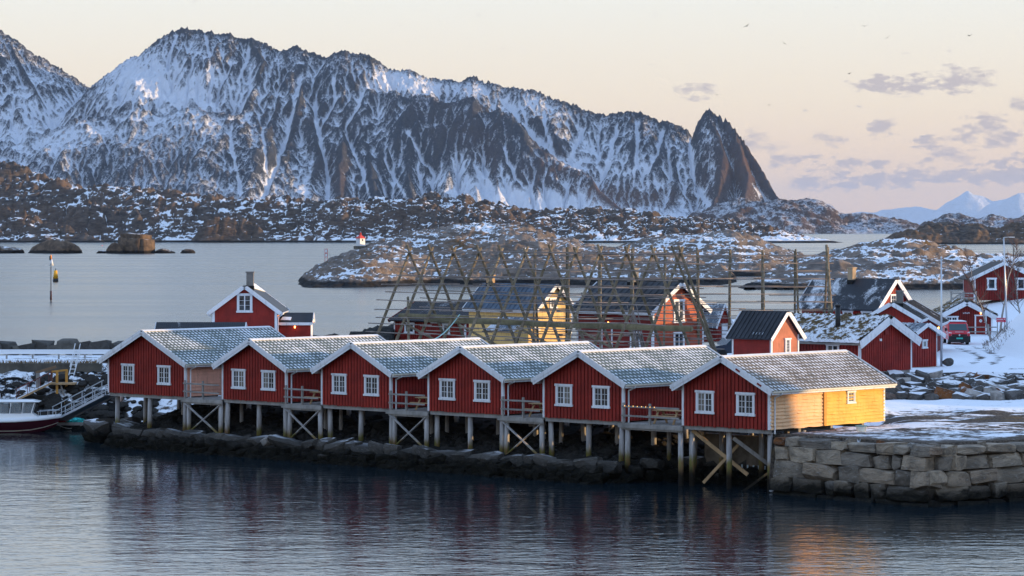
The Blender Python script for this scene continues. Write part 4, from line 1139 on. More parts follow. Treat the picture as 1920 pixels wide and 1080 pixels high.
    def barge(s, mat=None, h1=.26, h2=.14, ends=('f', 'b'), cap=.06):
        mat = mat or M_WHITE
        for e in ends:
            for side in (-1, 1):
                _, _, B = s.slope_frame(side); mb = MB()
                a0 = -.035 if e == 'f' else s.L + 2 * s.og + .003; a1 = a0 + .032
                b0 = -.01 if side < 0 else .004
                def board(aa, ab, h0, h1_, bb):
                    ln = math.hypot(1, s.k); k0 = [(h0 * s.k, h0), (h1_ * s.k, h1_)]
                    v = []
                    for a in (aa, ab):
                        for (b, h) in ((-h0 * 0 + h0 * s.k, h0), (bb, h0), (bb, h1_), (h1_ * s.k, h1_)): v.append(s.P(side, a, b, h))
                    mb.add(v, [(0, 1, 2, 3), (7, 6, 5, 4), (0, 4, 5, 1), (1, 5, 6, 2), (2, 6, 7, 3), (3, 7, 4, 0)])
                board(a0, a1, s.th - h1, s.th + .02, B + .02)
                o_ = -.022 if e == 'f' else .035
                board(a0 + o_, a0 + o_ + .02, s.th - h2, s.th + cap, B + .03)
                mb.build('bargeboard', mat, s.r)
    def eave_board(s, side, mat=None, gutter=True, dp=None):
        mat = mat or M_WHITE
        _, _, B = s.slope_frame(side); A = s.L + 2 * s.og
        e = s.P(side, 0, B, 0); x = e.x + side * .02; z = e.z
        mb = MB(); mb.box(min(x, x + side * .03), max(x, x + side * .03), -s.og + .02, s.L + s.og - .02, z - .12, z + .10); mb.build('eave_board', M_WHITE, s.r)
        if gutter:
            g = MB(); n = 7
            prof = [(x + side * (.03 + .065 + .065 * math.cos(math.pi + math.pi * i / (n - 1)) ), z + .07 - .10 * math.sin(math.pi * i / (n - 1))) for i in range(n)]
            g.prism(prof, -s.og + .03, s.L + s.og - .03); g.build('gutter', mat, s.r)
            if dp is not None:
                xx = x + side * .09; wx = side * (s.W / 2 + .10)
                d = MB(); d.path([(xx, dp, z - .02), (xx, dp, z - .10), (wx, dp, z - .28), (wx, dp, -.25)], .045, 8); d.build('downpipe', M_WHITE, s.r)
    def window(s, wall, a, z, w, h, cols=2, rows=3, cas=2, trim=.11, mat=None, label=None):
        mat = mat or M_WHITE
        mb = MB(); t = trim; o0, o1 = -.002, .095
        s.wbox(mb, wall, a - w / 2 - t, a - w / 2, o0, o1, z - h / 2 - t * .4, z + h / 2 + t * .4)
        s.wbox(mb, wall, a + w / 2, a + w / 2 + t, o0, o1, z - h / 2 - t * .4, z + h / 2 + t * .4)
        s.wbox(mb, wall, a - w / 2 - t - .05, a + w / 2 + t + .05, o0, o1 + .025, z + h / 2 + .003, z + h / 2 + t)
        s.wbox(mb, wall, a - w / 2 - t - .05, a + w / 2 + t + .05, o0, o1 + .035, z - h / 2 - t, z - h / 2 - .003)
        root = mb.build('window', mat, s.r)
        if label: root['label'] = label
        cw = w / cas
        for c in range(cas):
            x0 = a - w / 2 + c * cw; x1 = x0 + cw; f = .045; sa = MB()
            s.wbox(sa, wall, x0 + .002, x0 + f, o0, .075, z - h / 2, z + h / 2); s.wbox(sa, wall, x1 - f, x1 - .002, o0, .075, z - h / 2, z + h / 2)
            s.wbox(sa, wall, x0 + f, x1 - f, o0, .073, z + h / 2 - f, z + h / 2); s.wbox(sa, wall, x0 + f, x1 - f, o0, .073, z - h / 2, z - h / 2 + f)
            gw, gh = (x1 - x0 - 2 * f), h - 2 * f
            for i in range(1, cols): s.wbox(sa, wall, x0 + f + gw * i / cols - .011, x0 + f + gw * i / cols + .011, o0, .069, z - h / 2 + f, z + h / 2 - f)
            for j in range(1, rows): s.wbox(sa, wall, x0 + f, x1 - f, o0, .067, z - h / 2 + f + gh * j / rows - .011, z - h / 2 + f + gh * j / rows + .011)
            sa.build('sash', mat, root)
            g = MB(); s.wbox(g, wall, x0 + f * .6, x1 - f * .6, -.001, .056, z - h / 2 + f * .6, z + h / 2 - f * .6); g.build('pane', M_GLASS, root)
        # dark recess behind the sash so that boards do not show through
        return root
    def door(s, wall, a, z0, w, h, mat, trim=.12):
        mb = MB()
        s.wbox(mb, wall, a - w / 2 - trim, a - w / 2, -.002, .095, z0, z0 + h + trim * .3); s.wbox(mb, wall, a + w / 2, a + w / 2 + trim, -.002, .095, z0, z0 + h + trim * .3)
        s.wbox(mb, wall, a - w / 2 - trim - .03, a + w / 2 + trim + .03, -.002, .11, z0 + h, z0 + h + trim)
        f = mb.build('door_frame', M_WHITE, s.r)
        d = MB(); s.wbox(d, wall, a - w / 2, a + w / 2, -.002, .06, z0, z0 + h - .003)
        d.build('door', mat, s.r); k = MB(); k.tube(s.pt(wall, a + w * .38, .045, z0 + 1.0), s.pt(wall, a + w * .38, .10, z0 + 1.0), .025, .03, 8); k.build('handle', M_ALU, f)
        return f
    def chimney(s, y, x, w, d, ztop, mat=None, cap=True):
        mat = mat or M_BRICK
        z0 = s.top(x) - .3
        c = MB().box(x - w / 2, x + w / 2, y - d / 2, y + d / 2, z0, ztop).build('chimney', mat, s.r)
        if cap: MB().box(x - w / 2 - .06, x + w / 2 + .06, y - d / 2 - .06, y + d / 2 + .06, ztop + .002, ztop + .09).build('chimney_cap', mat, c)
        MB().box(x - w / 2 - .03, x + w / 2 + .03, y - d / 2 - .03, y + d / 2 + .03, z0, s.top(x) + s.th + .18).build('flashing', M_DARK, c)
    def lamp(s, wall, a, z):
        mb = MB(); s.wbox(mb, wall, a - .04, a + .04, .02, .10, z, z + .12); o = mb.build('wall_lamp', M_DARK, s.r)
        b = MB(); c = Vector(s.pt(wall, a, .13, z - .02)); b.tube(c + Vector((0, 0, -.10)), c + Vector((0, 0, .06)), .045, .055, 8); b.build('bulb', M_LAMP, o)

def pile(parent, x, y, z0, z1, r=.15, mat=None):
    R = random.Random(int(abs(x * 100 + y * 37) * 10))
    MB().tube((x + R.uniform(-.06, .06), y + R.uniform(-.06, .06), z0), (x, y, z1), r * R.uniform(1.0, 1.15), r, 9).build('pile', mat or M_PILE, parent, True)

# ------------------------------------------------------------------ the six waterfront cabins
FLOOR = 3.27
CAB_W, CAB_L, CAB_HE, CAB_HR = 5.75, 10.05, 2.15, 3.58
ROWD = lambda x: 184.0 * 5690.0 / (x + 5153.0)                  # depth of the cabin fronts at picture column x
def front_pt(x):
    d = ROWD(x); return Vector(((x - HX) * d / F, d, 0))
CAB = [(204, 348), (418, 537), (604, 733), (804, 943), (1020, 1169), (1281, 1443)]
WORDS = ['leftmost red waterfront cabin of the six, beside the moored boat, salmon boarded side wall', 'second red waterfront cabin from the left, on grey stilts', 'third red waterfront cabin from the left, on grey stilts',
         'fourth red waterfront cabin from the left, on grey stilts', 'fifth red waterfront cabin from the left, beside the widest deck', 'rightmost red waterfront cabin of the six, with the sunlit yellow boarded side']
def build_cabins():
    R = random.Random(2)
    for i, (xl, xr) in enumerate(CAB):
        a, b = front_pt(xl), front_pt(xr); W = (b - a).length; c = (a + b) / 2
        hr = CAB_HE + (CAB_HR - CAB_HE) * (W / CAB_W) ** .75
        h = House('waterfront_cabin', WORDS[i], 'cabin', (c.x, c.y, FLOOR), ROW, W, CAB_L, CAB_HE, hr, .45, .42, .14, 'waterfront cabins on stilts')
        h.body(M_GROOVE)
        h.clad_v('front', M_RED, ragged=.05)
        h.clad_v('left', M_RED)
        h.clad_v('back', M_RED)
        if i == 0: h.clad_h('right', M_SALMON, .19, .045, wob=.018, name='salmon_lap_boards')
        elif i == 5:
            h.clad_h('right', M_BOARD_SHADE, .185, .075, a1=4.62, wob=.028, name='pale_lap_boards'); h.clad_h('right', M_BOARD_SUN, .185, .075, a0=4.66, wob=.028, name='yellow_lap_boards')  # pale panel coloured as shaded, yellow panel as sunlit
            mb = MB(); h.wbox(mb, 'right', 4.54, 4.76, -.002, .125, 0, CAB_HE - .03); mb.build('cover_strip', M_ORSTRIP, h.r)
            h.window('right', 7.0, 1.42, .52, .52, 2, 2, 1, .09)
        else: h.clad_v('right', M_RED)
        h.corners()
        h.roof_tiles(M_TILE if i < 5 else M_TILEW)
        h.ridge_cap(M_WHITE)
        h.barge(h1=.30, h2=.15)
        for side in (-1, 1): h.eave_board(side, M_CREAM, True, .32 if side > 0 else None)  # white gutters coloured cream as low sun would tint them
        ww = W / CAB_W
        for f in (-.235, .235): h.window('front', f * W, 1.27, .98, 1.0, 2, 3, 2, .12)
        if i == 5:
            for bb in (1.15, 2.75):
                d, n, B = h.slope_frame(1); mb = MB(); p0 = h.P(1, -.06, bb, .02); p1 = h.P(1, -.06, bb + .32, .02); mb.bar(p0, p1, .012, .10, n); mb.build('barge_patch', M_RED2, h.r)
        # underside: sill beams and piles
        MB().box(-W / 2 + .05, W / 2 - .05, .05, .25, -.24, -.012).build('sill_beam', M_GREYW, h.r)
        for yy in (2.6, 5.4, 8.2): MB().box(-W / 2 + .1, W / 2 - .1, yy, yy + .2, -.26, -.012).build('floor_joist', M_GREYW, h.r)
        for fx in (-.46, .0, .46):
            for yy in (.3, 3.0, 5.6):
                x = fx * W + R.uniform(-.25, .25) * (fx == 0); y = yy + R.uniform(-.2, .2)
                w = Matrix.Rotation(ROW, 3, 'Z') @ Vector((x, y, 0)) + Vector((c.x, c.y, 0))
                zb = max(gz(w.x, w.y), -1.4) - FLOOR - .15
                if i == 5: zb = -FLOOR - .9 if yy < 4 else zb
                pile(h.r, x, y, zb, -.2, .15)
        if i == 5:
            MB().bar((-W * .44, .35, -.3), (.2, 1.6, -2.6), .07, .2).build('brace', M_NEWW, h.r)
            MB().bar((-W * .02, 1.2, -1.0), (-W * .36, .7, -3.1), .07, .16).build('brace', M_NEWW, h.r)
            MB().bar((.1, .5, -.6), (W * .34, 2.6, -2.7), .07, .2).build('brace', M_GREYW, h.r)
            MB().bar((W * .46, .4, -2.2), (W * .2, -.2, -3.4), .06, .12).build('brace', M_PILE, h.r)
build_cabins()

# ------------------------------------------------------------------ decks between the cabins with their picnic tables
def picnic_table(label, loc, rz, L=1.9):
    t = empty('picnic_table', loc, rz); tag(t, label, 'table', 'picnic tables on the decks')
    for k in range(5): MB().box(-L / 2, L / 2, -.36 + k * .148, -.36 + k * .148 + .135, .70, .74).build('table_plank', M_NEWW, t)
    for sy in (-1, 1):
        for k in range(2):
            y = sy * (.62 + k * .13); MB().box(-L / 2, L / 2, y - .058, y + .058, .42, .46).build('seat_plank', M_NEWW, t)
    for x in (-L * .33, L * .33):
        for sy in (-1, 1): MB().bar((x, sy * .20, .70), (x, sy * .62, 0), .045, .12, (1, 0, 0)).build('leg', M_NEWW, t)
        MB().box(x - .05, x - .005, -.76, .76, .36, .415).build('seat_bearer', M_NEWW, t)
        MB().box(x - .05, x - .005, -.36, .36, .64, .695).build('top_bearer', M_NEWW, t)
DWORDS = ['empty deck between the leftmost two cabins with grey rails', 'deck between second and third cabins from the left', 'deck between third and fourth cabins from the left', 'deck between fourth and fifth cabins from the left', 'widest deck, just left of the rightmost cabin']
def build_decks():
    R = random.Random(12)
    for i in range(5):
        a, b = front_pt(CAB[i][1]), front_pt(CAB[i + 1][0]); W = (b - a).length - .1; c = (a + b) / 2
        c = c - RV * .18
        t = empty('deck', (c.x, c.y, FLOOR - .08), ROW); tag(t, DWORDS[i], 'deck', 'timber decks between the cabins')
        D = 4.6; mb = MB(); n = 32
        for k in range(n): mb.box(-W / 2, W / 2, k * D / n + .006, (k + 1) * D / n - .006, -.045, R.uniform(-.004, .004))
        mb.build('decking', M_GREYW, t, kind='stuff')
        MB().box(-W / 2 - .25, W / 2 + .2, -.07, -.003, -.24, -.03).build('edge_beam', M_GREYW, t)
        MB().box(-W / 2 - .1, W / 2 + .1, .02, .12, -.34, -.06).build('edge_beam', M_GREYW, t)
        for yy in (1.6, 3.2): MB().box(-W / 2, W / 2, yy, yy + .12, -.24, -.055).build('joist', M_GREYW, t)
        posts = [-W / 2 + .12, 0.0 + R.uniform(-.1, .25), W / 2 - .12] if i else [-W / 2 + .12, .1]
        for x in posts[:2]: MB().box(x - .055, x + .055, -.06, .05, -.15, 1.12).build('rail_post', M_GREYW, t)
        for z in (.42, .92): MB().bar((-W / 2 + .02, -.085, z), (W / 2 - .02, -.085, z + R.uniform(-.03, .03)), .045, .095).build('rail', M_GREYW, t)
        for x in (-W / 2 + .25, W / 2 - .15):
            w = Matrix.Rotation(ROW, 3, 'Z') @ Vector((x, .2, 0)) + Vector((c.x, c.y, 0)); zb = max(gz(w.x, w.y), -1.0) - FLOOR - .1
            pile(t, x, .2, zb, -.25, .14)
            pile(t, x * .5, 2.6, zb + .5, -.25, .12)
        if i < 4:
            zb = -2.15
            MB().bar((-W / 2 + .1, -.02, -.3), (W / 2 - .1, .0, zb), .05, .15, (0, 1, 0)).build('brace', M_PILE, t)
            MB().bar((W / 2 - .05, .06, -.3), (-W / 2 + .2, .08, zb - .1), .05, .15, (0, 1, 0)).build('brace', M_PILE, t)
        if i:
            q = c + RU * (W * .22 if i < 4 else .3) + RV * 1.25
            picnic_table(['', 'wooden picnic table on the deck between second and third cabins', 'wooden picnic table on the deck between third and fourth cabins', 'wooden picnic table on the deck between fourth and fifth cabins', 'picnic table on the widest deck beside the rightmost cabin'][i],
                         (q.x, q.y, FLOOR - .075), ROW + (0 if i < 4 else .1))
            if i == 4:
                q2 = q + RU * 1.7 + RV * 1.6
                picnic_table('rear picnic table on the widest deck, half hidden by the rightmost cabin', (q2.x, q2.y, FLOOR - .075), ROW, 1.7)
                s = empty('light_string', (c.x, c.y, FLOOR - .08), ROW); tag(s, 'string of tiny warm lights along the widest deck rail', 'light string')
                MB().path([(-W / 2 + .3 + k * .3, -.12, .985 - .02 * (k % 2)) for k in range(8)], .008, 4).build('wire', M_DARK, s)
                for k in range(8):
                    x = -W / 2 + .3 + k * .3; MB().tube((x, -.12, .93), (x, -.12, .975), .012, .016, 6).build('bulb', M_FAIRY, s)
build_decks()
# ------------------------------------------------------------------ the other houses
G0 = 4.4
def gable_u(x, d, W):
    """Centre of a gable that faces right towards the camera, given its left corner's column and depth."""
    c = Vector(((x - HX) * d / F, d, 0)) + RV * (W / 2); return c
def turf_roof(h, thick=.26):
    R = np.random.RandomState(8)
    for side in (-1, 1):
        _, _, B = h.slope_frame(side); A = h.L + 2 * h.og
        na, nb = int(A / .14), int(B / .14)
        a = np.linspace(.02, A - .02, na); b = np.linspace(0, B + .05, nb)
        AA, BB = np.meshgrid(a, b)
        hh = thick + .16 * fbm(AA / .5, BB / .5, 3, 40 + side) + .06 * R.uniform(-1, 1, AA.shape)
        hh = hh * np.clip((B + .05 - BB) / .15, .35, 1)
        d, n, _ = h.slope_frame(side); o = h.P(side, 0, 0, h.th)
        X = o.x + d.x * BB + n.x * hh; Y = o.y + AA; Z = o.z + d.z * BB + n.z * hh
        me = grid_mesh('turf', X, Y, Z, M_TURF, {'tuft': (hh - thick) / .2})
        link('turf', me, h.r)
        g = MB()
        for i in range(750):
            aa = R.uniform(0, A); bb = B * R.uniform(0, 1) ** .8; p = h.P(side, aa, bb, h.th + thick * .8)
            if bb > B - .3 and R.rand() < .5: p = h.P(side, aa, B + .02, h.th + thick * .4)
            l = R.uniform(.12, .34); t = Vector((R.normal(0, .35), R.normal(0, .35), .8)) * l; w = Vector((R.normal(), R.normal(), 0)).normalized() * .018
            g.add([p - w, p + w, p + t], [(0, 1, 2)])
        g.build('grass_tufts', M_STRAW, h.r, kind='stuff')
def build_village():
    RZ = ROW + math.pi / 2
    # turf roofed cabin on stilts
    W = 5.57; c = gable_u(1612, 194.0, W)
    h = House('turf_roofed_cabin', 'red cabin with a snowy turf roof standing partly on stilts', 'cabin', (c.x, c.y, 4.6), RZ, W, 8.2, 1.93, 3.25, .45, .40, .12)
    h.body(M_GROOVE); h.clad_v('front', M_RED, .2); h.clad_v('left', M_RED2, .25); h.clad_v('right', M_RED2, .25)
    h.corners(which=('fl', 'fr')); h.roof_plain(M_GREYW); turf_roof(h); h.barge(h1=.34, h2=.18, ends=('f',), cap=.2)
    h.window('left', 2.1, 1.42, .8, .52, 1, 1, 2, .11)
    MB().box(-.22, .22, -.14, -.032, 2.35, 2.75).build('vent_box', M_RED2, h.r)
    MB().box(-.75, -.55, -.12, -.032, 1.95, 2.1).build('notice_board', M_WHITE, h.r)
    pp = h.P(-1, 2.9, 1.95, 0); fl = MB().tube((pp.x, pp.y, pp.z), (pp.x, pp.y, 4.15), .17, .17, 12).build('flue_pipe', simple('black_metal', (.02, .02, .022), .35), h.r, True)
    MB().tube((pp.x, pp.y, 4.152), (pp.x, pp.y, 4.28), .2, .2, 12).build('flue_cap', simple('black_metal', (.02, .02, .022), .35), fl, True)
    for x, y in ((1.9, .3), (-2.3, .3), (1.9, 2.6)): pile(h.r, x, y, -1.6, -.02, .15)
    MB().bar((1.2, .2, -.1), (-1.9, 1.0, -1.5), .1, .18).build('brace', M_GREYW, h.r)
    MB().box(-W / 2 + .05, W / 2 - .05, .05, .3, -.22, -.01).build('sill_beam', M_GREYW, h.r)
    # little shed beside it
    W = 2.8; c = gable_u(1710, 205.0, W)
    h = House('garden_shed', 'narrow red shed with one small window beside the flagpole', 'shed', (c.x, c.y, 4.42), RZ, W, 4.0, 2.24, 2.85, .55, .35, .10)
    h.body(M_GROOVE); h.clad_v('front', M_RED_SUN if False else M_RED, .27); h.clad_v('left', M_RED, .27); h.clad_v('right', M_RED, .27)
    h.corners(which=('fr',), w=.08); h.roof_plain(M_GREYSNOW, ribs=.45); h.barge(h1=.22, h2=.12)
    h.window('front', -.02, 1.55, .36, .42, 2, 1, 1, .10); MB().box(-1.45, 1.45, -.06, .1, -.12, -.003).build('plinth', M_CHIMY, h.r)
    # brown roofed pair behind
    def vplace(x, d): return Vector(((x - HX) * d / F, d, 0))
    RB = math.radians(-12)
    c = vplace(1672, 222)
    h = House('brown_roofed_house', 'red house with a low brown roof and stubby dark chimney behind the turf cabin', 'house', (c.x, c.y, G0), RB, 3.5, 5.5, 2.85, 3.87, .38, .35, .12)
    h.body(M_RED2); h.clad_v('front', M_RED, .22); h.roof_plain(M_BROWNSNOW, ribs=.8, rib_w=.02); h.barge(h1=.24); h.eave_board(1, M_WHITE)
    h.chimney(1.6, .45, .48, .48, 4.75, M_BRICK); h.clad_v('right', M_RED2, .22); h.corners(which=('fr', 'br'))
    c = vplace(1696, 230)
    h = House('brown_roofed_house', 'wider brown roofed red house just behind the one with the stubby chimney', 'house', (c.x, c.y, G0), RB, 4.7, 7.0, 2.35, 3.72, .4, .3, .12)
    h.body(M_RED2); h.roof_plain(M_BROWNSNOW, ribs=.8, rib_w=.02); h.barge(h1=.24); h.eave_board(1, M_WHITE); h.clad_v('right', M_RED2, .22); h.clad_v('front', M_RED2, .22)
    h.lamp('right', 1.0, 1.9)
    # black roofed house with blown snow
    W = 4.4; c = gable_u(1646, 248.0, W)
    h = House('black_roofed_house', 'large red house whose black roof carries a streak of blown snow', 'house', (c.x, c.y, G0), RZ, W, 7.8, 3.05, 5.15, .42, .35, .16)
    h.body(M_GROOVE); h.clad_v('front', M_RED, .25); h.clad_v('left', M_RED, .25); h.roof_plain(M_BLACKSNOW); h.barge(h1=.3, h2=.16)
    h.corners(which=('fl', 'fr')); h.window('front', -.1, 3.45, .66, .95, 2, 3, 1, .1)
    for a in (1.1, 3.0): h.window('left', a, 2.15, .8, .8, 2, 2, 1)
    h.chimney(4.0, -.35, .50, .50, 6.1, M_CHIMY)
    # black roofed shed
    W = 2.72; c = gable_u(1446, 190.0, W)
    h = House('black_roofed_shed', 'small steep roofed shed, black roof, dark red side and gable tinted paler as if sunlit', 'shed', (c.x, c.y, G0), RZ, W, 3.05, 2.72, 4.1, .32, .30, .10)
    h.body(M_GROOVE); h.clad_h('left', M_RED2, .13, .022); h.clad_h('front', mat_paint('sun_paled_red', (.42, .13, .08)), .13, .022); h.roof_plain(M_BLACKROOF, ribs=.34, rib_w=.03)  # gable colour lightened to carry soft sunlight
    h.barge(h1=.2, h2=.1); h.corners(w=.12, which=('fl', 'fr', 'bl')); h.window('front', .25, 2.0, .36, .82, 2, 4, 1, .09)
    sn = MB()
    for k in range(4):
        p0 = h.P(-1, .9 + k * .25, 1.85, .115); p1 = h.P(-1, .9 + k * .25, 2.05, .115); sn.bar(p0, p1, .03, .012)
    sn.build('snow_guard', M_ALU, h.r, kind='stuff')
    # red house behind the racks
    W = 6.0; c = gable_u(1224, 232.0, W)
    h = House('gabled_red_house', 'big red house with sunlit orange red gable and tall windows behind the racks', 'house', (c.x, c.y, G0), RZ, W, 7.7, 3.2, 5.1, .5, .4, .16)
    h.body(M_GROOVE); h.clad_h('front', M_RED_SUN, .17, .03); h.clad_h('left', M_RED2, .17, .03); h.roof_plain(M_BLACKROOF, ribs=.6, rib_w=.015); h.barge(h1=.28, h2=.15); h.corners(which=('fl', 'fr', 'bl'), w=.17)
    h.window('front', .05, 3.05, 1.0, 1.55, 1, 2, 2, .14); h.window('front', .05, .75, 1.0, 1.1, 1, 2, 2, .14)
    h.window('left', 1.7, .85, .8, 1.1, 2, 2, 1, .13); h.door('left', 4.6, 0, .9, 1.95, M_RED2); h.chimney(4.3, -.3, .62, .62, 6.25, M_BRICK); h.lamp('left', 4.4, 2.15); h.eave_board(-1, M_WHITE)
    # blue roofed hut
    W = 1.9; c = gable_u(1343, 262.0, W)
    h = House('blue_roofed_hut', 'tiny steep red hut with a blue metal roof right of the big gabled house', 'hut', (c.x, c.y, 4.0), RZ, W, 4.4, 1.55, 3.25, .2, .2, .08)
    h.body(M_RED); h.clad_v('front', M_RED, .2); h.clad_v('left', M_RED2, .2); h.roof_plain(M_GREYSNOW, ribs=.22); h.barge(h1=.16, h2=.1); h.window('left', 1.2, .9, .4, .7, 1, 2, 1); h.door('front', .1, 0, .5, 1.5, M_WHITE)
    # yellow house
    W = 4.1; c = gable_u(1007, 245.0, W)
    h = House('yellow_house', 'ochre yellow house with a blue grey roof behind the drying racks', 'house', (c.x, c.y, G0), RZ, W, 7.6, 2.95, 4.78, .30, .35, .15)
    h.body(M_OCHRE); h.clad_v('front', M_OCHRE, .6, .01, .02); h.clad_v('left', M_OCHRE, .6, .01, .02); h.roof_plain(M_BLUEROOF, ribs=.5, rib_w=.012); h.barge(h1=.24, h2=.13)
    h.window('front', -.15, 3.35, .62, .68, 2, 2, 1, .11); h.eave_board(-1, M_WHITE); h.chimney(6.9, -.2, .5, .5, 5.5, M_NEWW); h.corners(which=('fr',), w=.08)
    W = 2.5; c = gable_u(962, 240.5, W)
    h = House('yellow_lean_to', 'low ochre annex with a snow dusted metal roof against the yellow house', 'annex', (c.x, c.y, G0), RZ, W, 2.3, 1.45, 2.25, .3, .25, .08)
    h.body(M_OCHRE); h.roof_plain(M_GREYSNOW, ribs=.2); h.barge(h1=.18, h2=.1); h.clad_v('front', M_OCHRE, .6, .01, .02); h.clad_v('left', M_OCHRE, .6, .01, .02)
    # low red house at the left end of the racks
    W = 6.2; c = gable_u(872, 262.0, W)
    h = House('low_red_house', 'low red house with a dark ribbed roof and two white windows at the racks', 'house', (c.x, c.y, 3.9), RZ, W, 8.6, 1.95, 3.35, .45, .3, .12)
    h.body(M_GROOVE); h.clad_v('left', M_RED, .24); h.clad_v('front', M_RED, .24); h.clad_v('back', M_RED, .24); h.roof_plain(mat_snowroof('brown_ribbed_roof', (.035, .032, .036), .98, 1.25), ribs=.3); h.barge(M_RED2); h.corners(which=('bl', 'fl'))
    h.window('left', 2.2, 1.2, .62, .72, 1, 1, 1, .13); h.window('left', 6.7, 1.2, .95, .72, 1, 1, 2, .13)
    # red house at the bay
    h = House('bayside_red_house', 'red gabled house with grey chimney overlooking the bay', 'house', (-21.1, 240.0, 4.25), 0.0, 5.0, 7.7, 3.05, 4.92, .32, .30, .14)
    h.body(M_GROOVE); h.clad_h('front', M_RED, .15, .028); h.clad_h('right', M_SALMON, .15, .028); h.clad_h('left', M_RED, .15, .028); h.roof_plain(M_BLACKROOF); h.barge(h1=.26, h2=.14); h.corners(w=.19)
    h.window('front', 0, 3.68, .92, 1.22, 1, 3, 2, .15); h.chimney(1.5, .30, .56, .56, 6.05, M_BRICK); h.eave_board(1, M_WHITE, True, .3); h.eave_board(-1, M_WHITE, True, .3)
    mb = MB(); v = [h.P(1, a, b, hh) for hh in (.142, .20) for (a, b) in ((1.6, .03), (8.1, .03), (8.0, 1.1), (3.2, .5))]; mb.add(v, [(3, 2, 1, 0), (4, 5, 6, 7), (0, 1, 5, 4), (1, 2, 6, 5), (2, 3, 7, 6), (3, 0, 4, 7)]); mb.build('roof_snow', simple('settled_snow', SNOW, .7, .03), h.r)
    h = House('entrance_annex', 'dark roofed red annex with a lit lamp beside the bayside house', 'annex', (-16.05, 243.4, 4.25), math.pi / 2, 2.2, 2.45, 2.1, 2.72, .25, .15, .10)
    h.body(M_GROOVE); h.clad_h('left', M_RED, .15, .028); h.clad_h('front', M_WHITE, .15, .02); h.roof_plain(M_BLACKROOF); h.barge(h1=.2, h2=.1); h.eave_board(-1, M_WHITE, False); h.lamp('left', 1.25, 1.75); h.lamp('front', .1, 2.2)
    sp = MB(); v = [h.P(-1, a, b, hh) for hh in (.102, .14) for (a, b) in ((1.7, .75), (2.4, .7), (2.55, 1.15), (1.75, 1.2))]; sp.add(v, [(3, 2, 1, 0), (4, 5, 6, 7), (0, 1, 5, 4), (1, 2, 6, 5), (2, 3, 7, 6), (3, 0, 4, 7)]); sp.build('roof_snow', simple('settled_snow', SNOW, .7, .03), h.r)
    # long black shed
    h = House('long_black_shed', 'long low shed with a black corrugated roof behind the leftmost cabin', 'shed', (-19.6, 222.0, 4.25), math.pi / 2, 2.7, 6.2, 1.85, 2.62, .25, .15, .08)
    h.body(M_RED2); h.roof_plain(mat_snowroof('black_corrugated_roof', (.022, .024, .03), 1.02, 1.3), ribs=.16); h.barge(h1=.15, h2=.08); h.clad_v('left', M_RED2, .25)
    # hillside house, far right
    h = House('hillside_red_house', 'dark red house on the rise at the right edge with a veranda below', 'house', ((1883 - HX) * 300 / F, 300.0, 6.75), 0.0, 5.9, 7.0, 2.2, 3.62, .5, .35, .14)
    h.body(M_GROOVE); h.clad_v('front', M_RED2, .25); h.clad_v('left', M_RED2, .25); h.roof_plain(M_BROWNROOF); h.barge(h1=.26, h2=.14); h.corners(w=.16)
    for x in (-1.25, 1.65): h.window('front', x, 1.62, .62, .92, 1, 1, 1, .15)
    for x in (-2.7, 0, 2.7):
        for y in (.3, 3.5): MB().box(x - .1, x + .1, y - .1, y + .1, -2.4, -.02).build('stilt', M_NEWW, h.r)
    MB().bar((.2, .2, -.2), (2.6, .2, -2.0), .1, .2, (0, 1, 0)).build('brace', M_NEWW, h.r); MB().bar((2.2, .15, -.2), (.3, .15, -1.9), .1, .2, (0, 1, 0)).build('brace', M_NEWW, h.r)
    t = empty('stairway', ((1772 - HX) * 287 / F, 287, 4.4)); tag(t, 'snowy outdoor stairs climbing to the hillside house', 'stairs')
    for k in range(12): MB().box(-1.6 + k * .26, -1.3 + k * .26, 0, 1.2, .15 + k * .185, .2 + k * .185).build('step', simple('settled_snow', SNOW, .7, .03), t)
    for y in (-.03, 1.23):
        MB().bar((-1.7, y, .1), (1.7, y, 2.4), .06, .2).build('stringer', M_GREYW, t); MB().bar((-1.7, y, 1.0), (1.7, y, 3.3), .05, .08).build('handrail', M_GREYW, t)
        for x in (-1.6, 0, 1.65): MB().box(x - .05, x + .05, y - .05, y + .05, x * .68 + 1.0, x * .68 + 2.2).build('rail_post', M_GREYW, t)
    t = empty('veranda', ((1806 - HX) * 292 / F, 292, 4.6)); tag(t, 'dark timber veranda in front of the hillside house', 'veranda')
    MB().box(-1.2, 1.3, 0, 3, 2.05, 2.15).build('floor', M_GREYW, t)
    for x in (-1.15, .05, 1.25): MB().box(x - .07, x + .07, -.07, .07, -.6, 3.2).build('post', M_GREYW, t)
    for z in (2.5, 2.95): MB().box(-1.2, 1.3, -.1, -.072, z, z + .12).build('rail', M_GREYW, t)
    MB().box(-.5, .6, .5, 1.1, 2.75, 2.8).build('bench_top', M_GREYW, t)
    # reception cabin
    h = House('reception_cabin', 'small red cabin with turf roof, lit lamp and white framed door behind the van', 'cabin', ((1812 - HX) * 268 / F, 268.0, G0), 0.0, 4.5, 5.0, 1.66, 2.82, .35, .35, .12)
    h.body(M_GROOVE); h.clad_v('front', M_RED2, .2); h.clad_v('left', M_RED2, .2); h.roof_plain(M_GREYW); turf_roof(h, .22); h.barge(h1=.3, h2=.16, ends=('f',), cap=.12); h.corners(which=('fl', 'fr'))
    h.window('front', -1.29, 1.26, .9, .68, 2, 2, 2, .11); h.door('front', 1.25, .15, .82, 1.55, M_RED2); h.lamp('front', 1.25, 2.0)
    sg = MB(); R = random.Random(4); x = -.30
